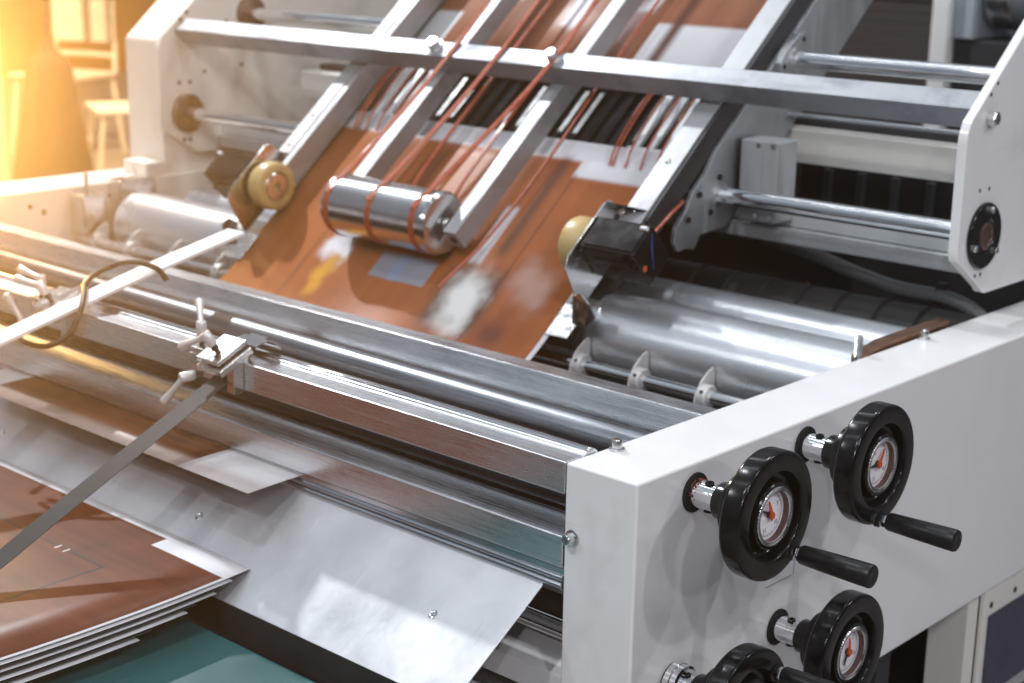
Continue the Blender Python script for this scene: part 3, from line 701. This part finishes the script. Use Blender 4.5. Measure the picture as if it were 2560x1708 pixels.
# ================================================================== strips held by the clamps
def strip(name, path, x0, x1, th_, mat, label, twist=0.0):
    P = smooth_path([(0, y, z) for y, z in path], 5); bm = NB(); prev = None
    for i, p in enumerate(P):
        d = (P[min(i+1, len(P)-1)]-P[max(i-1, 0)]).normalized(); n = Vector((0, -d.z, d.y))
        if n.z < 0: n = -n
        a = [bm.verts.new((x0, p.y+n.y*h, p.z+n.z*h)) for h in (0, th_)]
        b = [bm.verts.new((x1, p.y+n.y*h, p.z+n.z*h)) for h in (0, th_)]
        cur = (a[0], b[0], b[1], a[1])
        if prev:
            for k in range(4): bm.faces.new((prev[k], prev[(k+1) % 4], cur[(k+1) % 4], cur[k]))
        else: bm.faces.new(cur)
        prev = cur
    bm.faces.new(prev[::-1])
    return tag(link_mesh(name, bm, mat, None, 0.0002 if th_ < 0.002 else 0.0012), label, 'strip')
strip('guide_strip', [(0.052, 0.0225), (0.03, 0.0125), (-0.006, -0.0205), (-0.15, -0.0885), (-0.285, -0.1515), (-0.36, -0.187), (-0.43, -0.2125)], -0.705, -0.6705, 0.0010, 'blacksheet', 'dark spring steel strip held by the nearer clamp and reaching down over the pile')
strip('guide_strip', [(0.292, 0.0795), (0.088, 0.0345), (-0.144, -0.0225), (-0.25, -0.0495), (-0.42, -0.091)], -1.062, -1.020, 0.006, 'white_strip', 'white lacquered flat strip held by the farther clamp across both tie bars')

# ================================================================== clamps
def lever(bm_arm, o, ax, armd, L=0.052, r=0.0072, h=0.021):
    """hub on an axis with a tapered arm that ends in a ball"""
    ax = Vector(ax).normalized(); armd = Vector(armd).normalized(); o = Vector(o)
    lathe(bm_arm, [(0, r*0.80), (0.002, r*0.95), (h*0.55, r), (h*0.9, r), (h, r*0.86), (h, r*0.52), (h-0.003, r*0.50)], o, ax, 28)
    st = o+ax*(h*0.72)
    pts = []; rad = []
    for t, q in ((0.0, 0.0046), (0.15, 0.0046), (0.35, 0.0041), (0.55, 0.0043), (0.72, 0.0053), (0.86, 0.0063), (0.94, 0.0064), (0.98, 0.0048), (1.0, 0.0022)):
        pts.append(st+armd*(L*t)+ax*(0.006*t)); rad.append(q)
    tube(bm_arm, pts, 0, 14, rad)
def make_clamp(label, arms):
    o = thing('strip_clamp', label, 'clamp', (0, 0, 0), 'clamps on the front tie bar')
    an = R(25)
    ey = Vector((0, math.cos(an), math.sin(an))); ez = Vector((0, -math.sin(an), math.cos(an)))
    def q(x, a, b, oy=-0.012, oz=0.0): return Vector((x, oy, oz))+ey*a+ez*b
    def tb(x0, x1, a0, a1, b0, b1):
        return prism(NB(), [q(x0, a0, b0), q(x1, a0, b0), q(x1, a0, b1), q(x0, a0, b1)], ey*(a1-a0))
    bm = NB(); box(bm, (-0.0830, -0.014, 0.0005), (-0.024, 0.040, 0.0075)); link_mesh('base_block', bm, 'zinc', o, 0.001)
    bm = NB(); box(bm, (-0.0830, -0.014, -0.0175), (-0.054, -0.0008, -0.0015)); link_mesh('hook_jaw', bm, 'zinc', o, 0.001)
    bm = NB(); box(bm, (0.001, -0.017, -0.040), (0.016, -0.0008, 0.0065)); link_mesh('side_jaw', bm, 'zinc', o, 0.001)
    link_mesh('lower_jaw', tb(-0.034, 0.018, -0.028, 0.030, -0.0015, 0.0075), 'zinc', o, 0.0012)
    link_mesh('upper_jaw', tb(-0.037, 0.010, -0.022, 0.032, 0.0100, 0.0165), 'zinc', o, 0.0012)
    bm = NB(); pts = [(0.026, 0.058+0.0, 0.0076), (0.026, 0.050, 0.020), (0.026, 0.034, 0.0265), (0.026, 0.012, 0.0225), (0.026, 0.012, 0.0205), (0.026, 0.034, 0.0245), (0.026, 0.0485, 0.018), (0.026, 0.056, 0.0076)]
    prism(bm, pts, (-0.05, 0, 0)); link_mesh('spring_clip', bm, 'chrome', o, 0.0004)
    # three clamping levers
    axes = (((-0.079, 0.004, 0.0075), (0, 0, 1)), (tuple(q(-0.008, -0.004, 0.0165)), tuple(ez*0.9+Vector((-0.36, 0, 0)))), ((-0.057, -0.014, -0.026), (-0.30, -1, -0.10)))
    for (p, ax), (ad_, st) in zip(axes, arms):
        ax = Vector(ax).normalized(); p = Vector(p)
        bm = NB(); cyl(bm, p-ax*0.002, p+ax*st, 0.0035, 18); cyl(bm, p+ax*(st-0.006), p+ax*(st+0.002), 0.0052, 18)
        lathe(bm, [(0, 0.0036), (0.0195, 0.0036), (0.0205, 0.003), (0.0205, 0)], p+ax*st, ax, 18)
        scr = link_mesh('clamp_screw', bm, 'darksteel', o)
        bm = NB(); lever(bm, p+ax*st, ax, ad_); link_mesh('clamp_lever', bm, 'lever', scr)
    return o
c1 = make_clamp('silver strip clamp gripping the dark spring steel strip', (((-0.66, 0.45, 0.30), 0.010), ((-0.85, -0.15, -0.52), 0.012), ((-0.60, -0.1, -0.75), 0.010)))
c1.location = (-0.6745, 0.0, 0)
c2 = make_clamp('silver strip clamp gripping the white lacquered strip', (((-0.97, -0.1, 0.05), 0.010), ((-0.98, -0.12, -0.02), 0.014), ((-0.35, -0.2, 0.9), 0.010)))
c2.location = (-1.070, 0.0, 0)

# cable wound round the white strip
bm = tube(NB(), smooth_path([(-1.006, 0.130, 0.034), (-1.022, 0.122, 0.052), (-1.055, 0.095, 0.060), (-1.078, 0.060, 0.046), (-1.07, 0.030, 0.034), (-1.035, 0.005, 0.030), (-1.00, -0.025, 0.015), (-0.985, -0.055, -0.012), (-1.00, -0.080, -0.028), (-1.04, -0.09, -0.030), (-1.075, -0.085, -0.026)], 7), 0.0042, 12)
tag(link_mesh('cable', bm, 'satin'), 'black cable looped once around the white lacquered strip', 'cable')

# ================================================================== side pushers
def pusher(sx, x, label):
    """wheel on one side of a bent bracket, black motor box on the other; sx=+1: box towards +x"""
    o = thing('wheel_unit', label, 'wheel unit', tuple(sl(x, 0.12, -0.06)), 'wheel units at the rail ends')
    wx0, wx1 = (x-0.050*sx, x-0.010*sx)
    cu, cv, r = 0.120, -0.017, 0.0465
    bm = NB(); d = Vector((-sx, 0, 0)); p = sl(x-0.008*sx, cu, cv)
    lathe(bm, [(0, 0.030), (0.0, r-0.006), (0.010, r-0.001), (0.014, r), (0.034, r), (0.038, r-0.002), (0.040, r-0.006), (0.040, 0.0285), (0.034, 0.0275), (0.034, 0)], p, d, 64); w = link_mesh('wheel', bm, 'rubber', o)
    bm = NB(); lathe(bm, [(0.03, 0.0262), (0.0385, 0.0262), (0.0395, 0.025), (0.0395, 0.009), (0.030, 0.008), (0.030, 0)], p, d, 40); link_mesh('hub', bm, 'zinc', w)
    loop = [(0.196, -0.010), (0.186, 0.026), (0.176, 0.031), (0.062, 0.031), (0.044, 0.020), (0.032, -0.034), (0.030, -0.060), (0.19, -0.060)]
    bm = prism(NB(), [sl(x, u, v) for u, v in loop], (0.0025*sx, 0, 0)); br = link_mesh('bracket', bm, 'zinc', o, 0.0005)
    # bent flanges
    bm = prism(NB(), [sl(x+0.0027*sx, 0.176, 0.031), sl(x+0.0027*sx, 0.196, -0.010), sl(x+0.055*sx, 0.206, -0.022), sl(x+0.052*sx, 0.204, -0.012)], (ED*0.0022)); link_mesh('flange', bm, 'darksteel', br)
    bm = sbox(NB(), x-0.034*sx, x+0.0105*sx, -0.030, 0.034, -0.0640, -0.0615); link_mesh('tongue', bm, 'zinc', br, 0.0008)
    bm = prism(NB(), [sl(x, 0.030, -0.030), sl(x+0.002*sx, 0.0, -0.0610), sl(x+0.030*sx, -0.004, -0.062), sl(x+0.048*sx, 0.012, -0.050), sl(x+0.040*sx, 0.020, -0.030), sl(x+0.022*sx, 0.030, -0.022)], (ED*0.0022)); link_mesh('flange', bm, 'zinc', br)
    # motor box
    bm = sbox(NB(), x+0.004*sx, x+0.112*sx, 0.087, 0.150, -0.045, 0.028); mb = link_mesh('motor_box', bm, 'black', o, 0.002)
    bm = sbox(NB(), x+0.010*sx, x+0.108*sx, 0.092, 0.146, 0.0282, 0.0305); link_mesh('lid', bm, 'black', mb, 0.0008)
    bm = sbox(NB(), x+0.022*sx, x+0.094*sx, 0.0845, 0.0868, -0.006, 0.004); link_mesh('latch', bm, 'darksteel', mb, 0.0006)
    for (dx, u, v) in ((0.010, 0.0866, 0.020), (0.104, 0.0866, -0.010)):
        bm = NB(); cyl(bm, sl(x+dx*sx, u, v), sl(x+dx*sx, u-0.004, v), 0.0042, 16); link_mesh('screw', bm, 'black', mb)
    bm = NB(); cyl(bm, sl(x+0.098*sx, 0.139, 0.0307), sl(x+0.110*sx, 0.139, 0.0315), 0.0035, 12); link_mesh('cable_clip', bm, 'white_strip', mb)
    return o, mb
p1, mb1 = pusher(1, -0.620, 'amber wheel unit at the lower end of the right rail, black motor box towards camera')
p2, mb2 = pusher(-1, -1.462, 'amber wheel unit at the lower end of the left rail, wheel face visible')
bm = tube(NB(), [sl(-0.5075, 0.141, 0.020), sl(-0.5072, 0.128, 0.005), sl(-0.5072, 0.108, -0.030)], 0.0018, 8, [0.0007, 0.0018, 0.0007]); link_mesh('blue_tie', bm, 'blue', mb1)
bm = NB(); lathe(bm, [(0, 0.0050), (0.0004, 0.0050), (0.0005, 0.0036), (0.0005, 0)], sl(-0.5079, 0.095, -0.012), (1, 0, 0), 20); link_mesh('warning_dot', bm, 'needle', mb1)
bm = tube(NB(), smooth_path([sl(-0.545, 0.16, -0.02), sl(-0.546, 0.19, -0.028), sl(-0.548, 0.225, -0.036), sl(-0.553, 0.252, -0.047), sl(-0.562, 0.27, -0.058)], 5), 0.0030, 10)
tag(link_mesh('cord_loop', bm, 'cord'), 'orange cord bending around a pulley beside the right rail end', 'cord')

# ================================================================== hose
hs = thing('hose', 'grey braided hose sagging across the dark gap behind the rollers', 'hose', (-0.4, 1.08, 0.0))
hp = smooth_path([(-0.66, 1.08, 0.050), (-0.575, 1.08, 0.037), (-0.47, 1.08, 0.022), (-0.38, 1.08, 0.002), (-0.30, 1.08, -0.010), (-0.21, 1.075, -0.010), (-0.155, 1.07, -0.026), (-0.130, 1.06, -0.055), (-0.122, 1.05, -0.10)], 6)
bm = tube(NB(), hp, 0.0120, 18); link_mesh('tube', bm, 'hose', hs)
for x, z in ((-0.575, 0.037), (-0.225, -0.010)):
    bm = NB(); cyl(bm, (x-0.009, 1.08, z+0.001), (x+0.009, 1.08, z-0.001), 0.0148, 24, 0.001); box(bm, (x-0.008, 1.072, z+0.012), (x+0.008, 1.088, z+0.022)); link_mesh('hose_clip', bm, 'dark', hs)

# ================================================================== handwheels with position dials
def text_into(bm, s, size, cy, cz, x, rot=0.0):
    cu = bpy.data.curves.new('glyphs', 'FONT'); cu.body = s; cu.size = size; cu.align_x = 'CENTER'; cu.align_y = 'CENTER'; cu.resolution_u = 2
    ob = bpy.data.objects.new('glyphs', cu); COL.objects.link(ob)
    dg = bpy.context.evaluated_depsgraph_get(); me = bpy.data.meshes.new_from_object(ob.evaluated_get(dg))
    bpy.data.objects.remove(ob); bpy.data.curves.remove(cu)
    # text x -> +y, text y -> +z, facing +x
    Mx = Matrix(((0, 0, 1, x), (1, 0, 0, cy), (0, 1, 0, cz), (0, 0, 0, 1))) @ Matrix.Rotation(rot, 4, 'Z')
    me.transform(Mx); bm.from_mesh(me); bpy.data.meshes.remove(me)
def handwheel(label, y, z, grip, dial_rot, n1, n2, flange=False):
    o = thing('handwheel', label, 'handwheel', (0, y, z), 'black handwheels on the right side frame'); o['base'] = (0, 0, 0)
    bm = NB(); lathe(bm, [(0.0002, 0.0228), (0.0022, 0.0228), (0.0026, 0.0222), (0.0012, 0.0172), (0.0012, 0)], (0, 0, 0), (1, 0, 0), 48); link_mesh('bore_ring', bm, 'hole', o)
    x0 = 0.0014
    bm = NB()
    if flange: lathe(bm, [(0.0028, 0.0245), (0.010, 0.0245), (0.011, 0.0235), (0.018, 0.0235), (0.020, 0.0205), (0.020, 0.0162)], (0, 0, 0), (1, 0, 0), 48)
    lathe(bm, [(x0, 0.0158), (0.0335, 0.0158), (0.0345, 0.0150)], (0, 0, 0), (1, 0, 0), 48); col = link_mesh('shaft_collar', bm, 'chrome', o)
    for a in (-100, -15 if not flange else 165, 100):
        d = Vector((0, math.cos(R(a)), math.sin(R(a)))); p = Vector((0.0215, 0, 0))+d*0.0148
        bm = NB(); lathe(bm, [(0, 0.0052), (0.0026, 0.0052), (0.003, 0.0046), (0.003, 0.0026), (0.0012, 0.0024), (0.0012, 0)], p, d, 20); link_mesh('set_screw', bm, 'black', col)
    # hub, stepped neck and rim
    bm = NB()
    prof = [(0.0348, 0.0150), (0.0348, 0.0195), (0.0365, 0.0207), (0.0545, 0.0210), (0.0552, 0.0330), (0.0565, 0.0362), (0.0590, 0.0375), (0.0690, 0.0382), (0.0702, 0.0400), (0.0712, 0.0440), (0.0750, 0.0458), (0.0790, 0.0470), (0.0800, 0.0500), (0.0806, 0.0600), (0.0812, 0.0665), (0.0822, 0.0695), (0.0840, 0.0712),
            (0.0860, 0.0717), (0.0863, 0.0717), (0.1030, 0.0717), (0.1034, 0.0716), (0.1052, 0.0710), (0.1064, 0.0699), (0.1070, 0.0684), (0.1071, 0.0680), (0.1071, 0.0510), (0.1070, 0.0507), (0.1062, 0.0498), (0.1055, 0.0495), (0.0960, 0.0475), (0.0930, 0.0455), (0.0918, 0.0430), (0.0918, 0.0405), (0.0935, 0.0388), (0.1040, 0.0372), (0.1055, 0.0355), (0.1055, 0.0330)]
    lathe(bm, prof, (0, 0, 0), (1, 0, 0), 112, False); rim = link_mesh('rim', bm, 'black', o, angle=35)
    # dial
    bm = NB(); pr = [(0.1040, 0.0282), (0.1058, 0.0284), (0.1066, 0.0292), (0.1066, 0.0322), (0.1050, 0.0331)]
    seg = 120; rings = []
    for j, (sx_, rr_) in enumerate(pr):
        rings.append([bm.verts.new((sx_-(0.0009 if (i % 2 and j in (2, 3)) else 0), rr_*math.cos(2*math.pi*i/seg), rr_*math.sin(2*math.pi*i/seg))) for i in range(seg)])
    for A, B in zip(rings, rings[1:]):
        for i in range(seg): bm.faces.new((A[i], A[(i+1) % seg], B[(i+1) % seg], B[i]))
    link_mesh('bezel', bm, 'zinc', o, angle=15)
    bm = NB(); lathe(bm, [(0.0965, 0.0280), (0.1042, 0.0282)], (0, 0, 0), (1, 0, 0), 64, False); link_mesh('dial_wall', bm, 'brownhub', o)
    bm = NB(); lathe(bm, [(0.0966, 0.0281), (0.0972, 0.0281), (0.0972, 0)], (0, 0, 0), (1, 0, 0), 64, False); dial = link_mesh('dial', bm, 'dial', o)
    bm = NB()
    for i in range(50):
        a = R(90-dial_rot-i*7.2); l = 0.0030 if i % 10 == 0 else (0.0022 if i % 2 == 0 else 0.0014)
        d = Vector((0, math.cos(a), math.sin(a))); n = Vector((0, -d.z, d.y))*0.00030
        p = d*0.0240; q_ = d*(0.0240-l)
        vs_ = [bm.verts.new(v+Vector((0.0974, 0, 0))) for v in (p+n, p-n, q_-n, q_+n)]; bm.faces.new(vs_)
    for i in range(96):
        a, b2 = (R(i*3.75), R((i+1)*3.75))
        vs_ = [bm.verts.new((0.0974, r_*math.cos(t_), r_*math.sin(t_))) for r_, t_ in ((0.0240, a), (0.0240, b2), (0.02435, b2), (0.02435, a))]; bm.faces.new(vs_)
    for k, s in enumerate(('0', '5', '10', '15', '20')):
        a = R(90-dial_rot-72*k)
        text_into(bm, s, 0.0066, 0.0182*math.cos(a), 0.0182*math.sin(a), 0.0974)
    a = R(90-dial_rot-4); text_into(bm, '25', 0.0046, 0.0132*math.cos(a), 0.0132*math.sin(a), 0.0974)
    link_mesh('scale', bm, 'ink', dial, flat=True)
    for ang, ln, wd, hx, mt in ((n2, 0.0170, 0.0026, 0.0990, 'ink'), (n1, 0.0195, 0.0032, 0.1010, 'needle')):
        bm = NB(); a = R(90-ang); d = Vector((0, math.cos(a), math.sin(a))); n = Vector((0, -d.z, d.y))
        prism(bm, [Vector((hx, 0, 0))+p for p in (d*ln, d*ln*0.75+n*wd*0.5, n*wd*0.9-d*0.005, -n*wd*0.9-d*0.005, d*ln*0.75-n*wd*0.5)], (0.0012, 0, 0))
        cyl(bm, (hx-0.0015, 0, 0), (hx+0.002, 0, 0), 0.0040, 20)
        link_mesh('needle', bm, mt, dial)
    # crank handle
    gy, gz = grip; L0 = math.hypot(gy, gz)
    bm = NB(); lathe(bm, [(0.1035, 0.0105), (0.1075, 0.0100), (0.109, 0.0080)], (0, gy, gz), (1, 0, 0), 36); link_mesh('handle_boss', bm, 'black', o)
    bm = NB(); lathe(bm, [(0.1085, 0.0078), (0.1095, 0.0082), (0.1170, 0.0082), (0.1180, 0.0075)], (0, gy, gz), (1, 0, 0), 6); link_mesh('handle_nut', bm, 'chrome', o)
    bm = NB(); lathe(bm, [(0.1178, 0.0085), (0.1185, 0.0100), (0.1200, 0.0107), (0.150, 0.0118), (0.190, 0.0128), (0.2030, 0.0130), (0.2050, 0.0122), (0.2055, 0.0105), (0.2055, 0.0012), (0.2050, 0.0)], (0, gy, gz), (1, 0, 0), 40); link_mesh('handle', bm, 'satin', o)
    return o
h1 = handwheel('black handwheel upper left of four, orange needle near zero, red grease on its collar', 0.103, -0.035, (0.037, -0.050), -14, -22, -60)
h2 = handwheel('black handwheel highest and farthest of four, handle hanging from the rim bottom', 0.325, -0.032, (0.001, -0.066), -22, 28, -92)
h3 = handwheel('black handwheel lower right of four, orange needle upright over a long dark needle', 0.289, -0.257, (0.03, -0.058), -30, -6, 208)
h4 = handwheel('black handwheel at the lower edge, wide silver flange on its shaft', 0.077, -0.254, (0.043, 0.033), -40, 10, 120, True)
bm = NB()
for i in range(46):
    a = R(random.uniform(60, 190)); xx = random.uniform(0.003, 0.0125-0.004*random.random()); s = random.uniform(0.0007, 0.0016)
    p = Vector((xx, 0.0158*math.cos(a), 0.0158*math.sin(a)))
    bmesh.ops.create_icosphere(bm, subdivisions=1, radius=s, matrix=Matrix.Translation(p))
gr = link_mesh('grease', bm, 'redgrease', h1); gr.location = (0, 0, 0)
# sticker half hidden behind the first wheel
bm = NB(); box(bm, (0.0002, 0.255, -0.1985), (0.0006, 0.3195, -0.150)); stk = tag(link_mesh('sticker', bm, 'paper', None, 0.0001), 'small white sticker with dark border behind the upper left handwheel', 'sticker')
bm = NB()
for a, b2 in (((0.257, -0.1968), (0.3178, -0.1960)), ((0.3170, -0.1968), (0.3178, -0.152)), ((0.257, -0.1528), (0.3178, -0.152))): box(bm, (0.00065, a[0], a[1]), (0.0008, b2[0], b2[1]))
b_ = link_mesh('border', bm, 'ink', stk)

# ================================================================== background
def place(o, loc, rz=0): o.location = loc; o.rotation_euler = (0, 0, rz); return o
# right: stack of dark board, cabinet, column, motor
bm = NB()
for i in range(44):
    j = random.uniform(-0.006, 0.006)
    box(bm, (-2.6+j, 3.2+j, -0.95+0.036*i), (-1.052+j, 4.4+j, -0.95+0.036*i+0.0352))
m_, t_, b_2 = new_mat('dark_cardboard'); setv(b_2, col=(0.045, 0.034, 0.030), rough=0.8)
n_ = noise_of(t_, (2, 2, 60), 4, 1.0); t_.links.new(mixc(t_, maprange(t_, n_.outputs[0], 0, 1), (0.026, 0.020, 0.019), (0.046, 0.036, 0.032)), b_2.inputs['Base Color'])
MAT['carton'] = m_
tag(link_mesh('board_stack', bm, 'carton', None, 0), 'tall stack of dark brown boards behind the press on the right', 'stack')
bm = NB(); box(bm, (-1.045, 2.50, -0.95), (-0.997, 2.56, 1.4)); tag(link_mesh('steel_column', bm, 'white', None, 0.004), 'slim pale steel column beside the dark board stack', 'column')
cbn = thing('control_cabinet', 'pale grey cabinet on a dark base behind the right upright', 'cabinet', (-0.85, 2.6, -0.95))
bm = NB(); box(bm, (-0.994, 2.52, 0.292), (-0.940, 2.75, 1.3)); link_mesh('cabinet_body', bm, 'greycab', cbn, 0.004)
bm = NB(); box(bm, (-0.994, 2.53, -0.95), (-0.30, 2.75, 0.290)); link_mesh('cabinet_base', bm, 'dark', cbn, 0.004)
mo = thing('electric_motor', 'grey finned electric motor at the upper right corner', 'motor', (-0.75, 2.52, 0.23))
bm = NB()
for i in range(26):
    lathe(bm, [(0, 0.082), (0.004, 0.082)], (-0.858+0.0115*i, 2.62, 0.398), (1, 0, 0), 40)
cyl(bm, (-0.858, 2.62, 0.398), (-0.55, 2.62, 0.398), 0.074, 40); link_mesh('finned_body', bm, 'motor', mo)
bm = NB(); lathe(bm, [(0, 0.02), (0.0, 0.070), (0.012, 0.080), (0.075, 0.084)], (-0.933, 2.62, 0.398), (1, 0, 0), 48); link_mesh('end_bell', bm, 'zinc', mo)
bm = NB(); box(bm, (-0.84, 2.58, 0.2905), (-0.60, 2.66, 0.325)); link_mesh('motor_foot', bm, 'dark', mo, 0.003)

# left: exhibition stand under the added warm fill
bm = NB(); box(bm, (-12.6, 4.9, -0.95), (-12.5, 12.0, 2.5)); tag(link_mesh('partition', bm, 'panel_orange', None, 0), 'orange exhibition partition seen behind the white chairs', 'partition')
bm = NB(); box(bm, (-9.0, 2.6, -0.95), (-7.45, 3.62, 2.5)); tag(link_mesh('partition', bm, 'panel_pale', None, 0), 'pale exhibition partition at the far left edge', 'partition')
bm = NB(); box(bm, (-14.0, 13.0, -0.95), (2.0, 13.1, 3.0)); tag(link_mesh('back_wall', bm, 'greycab', None, 0), 'grey hall wall far behind the press', 'wall')

def chair(label):
    o = thing('chair', label, 'chair', (0, 0, 0), 'white chairs on the exhibition stand')
    bm = NB(); N = 10
    for a, b2, z0, z1 in ((0, 0, 0.62, 0.86),):
        pts0 = []
        for i in range(N+1):
            t = -1+2*i/N
            pts0.append((0.22*t, -0.19-0.05*(1-t*t)))
        for i in range(N):
            (xa, ya), (xb_, yb_) = pts0[i], pts0[i+1]
            prism(bm, [(xa, ya, z0), (xb_, yb_, z0), (xb_, yb_, z1), (xa, ya, z1)], (0, 0.016, 0))
    bmesh.ops.remove_doubles(bm, verts=bm.verts, dist=0.0005)
    link_mesh('backrest', bm, 'chairwhite', o)
    bm = NB(); box(bm, (-0.22, -0.20, 0.44), (0.22, 0.22, 0.465)); link_mesh('seat', bm, 'chairwhite', o, 0.008)
    for sx_ in (-1, 1):
        for sy_ in (-1, 1):
            bm = NB(); tube(bm, [(0.19*sx_, 0.18*sy_, 0.4395), (0.22*sx_, 0.23*sy_, 0.0)], 0.014, 10); link_mesh('leg', bm, 'chairwhite', o)
        bm = NB(); tube(bm, [(0.205*sx_, -0.19, 0.4655), (0.21*sx_, -0.195, 0.63)], 0.014, 10); link_mesh('back_post', bm, 'chairwhite', o)
    bm = NB(); tube(bm, [(-0.205, -0.192, 0.55), (0, -0.235, 0.55), (0.205, -0.192, 0.55)], 0.014, 10); link_mesh('back_rail', bm, 'chairwhite', o)
    return o
A_ = chair('white chair partly hidden by the press post, nearer of two'); place(A_, (-6.62, 3.92, -0.95), R(155))
B_ = chair('white chair with a high pale backrest, farther of two'); place(B_, (-7.95, 4.35, -0.95), R(200)); B_.scale = (1.1, 1.1, 1.12)
cx, cy = -6.16, 3.14
ct = thing('coat_stand', 'dark coat hanging narrow-shouldered from an upright pole at the far left', 'coat stand', (cx, cy, -0.95))
bm = NB(); cyl(bm, (cx, cy, -0.95), (cx, cy, 0.9), 0.022, 16); cyl(bm, (cx, cy, -0.95), (cx, cy, -0.92), 0.2, 24); link_mesh('pole', bm, 'cloth', ct)
bm = NB(); rings = []; seg = 40
for (zz, rx, ry) in ((-0.04, 0.026, 0.028), (-0.10, 0.032, 0.04), (-0.125, 0.050, 0.07), (-0.16, 0.092, 0.08), (-0.21, 0.112, 0.08), (-0.30, 0.125, 0.09), (-0.42, 0.140, 0.10), (-0.58, 0.172, 0.12), (-0.88, 0.215, 0.14)):
    rings.append([bm.verts.new((cx+(rx*math.cos(2*math.pi*i/seg))*(1+0.06*math.sin(7*2*math.pi*i/seg+zz*4)), cy+rx*math.sin(2*math.pi*i/seg)*(1+0.10*math.sin(5*2*math.pi*i/seg)), zz)) for i in range(seg)])
for A, B in zip(rings, rings[1:]):
    for i in range(seg): bm.faces.new((A[i], A[(i+1) % seg], B[(i+1) % seg], B[i]))
bm.faces.new(rings[0]); link_mesh('coat', bm, 'cloth', ct)

# thin added haze, lit by the spot to imitate an orange lens flare
hm = bpy.data.materials.new('flare_haze'); hm.use_nodes = True; ht = hm.node_tree; ht.nodes.clear()
ho = ht.nodes.new('ShaderNodeOutputMaterial'); hv = ht.nodes.new('ShaderNodeVolumePrincipled')
hv.inputs['Color'].default_value = (0.96, 0.95, 0.94, 1); hv.inputs['Density'].default_value = 0.016; hv.inputs['Anisotropy'].default_value = 0.9
ht.links.new(hv.outputs[0], ho.inputs['Volume'])
bm = NB(); box(bm, (-31, -11, -2.0), (13, 31, 5.0)); hz_ = link_mesh('haze', bm, hm, None, flat=True); hz_['kind'] = 'stuff'

for o in bpy.data.objects:
    if 'base' in o.keys(): del o['base']
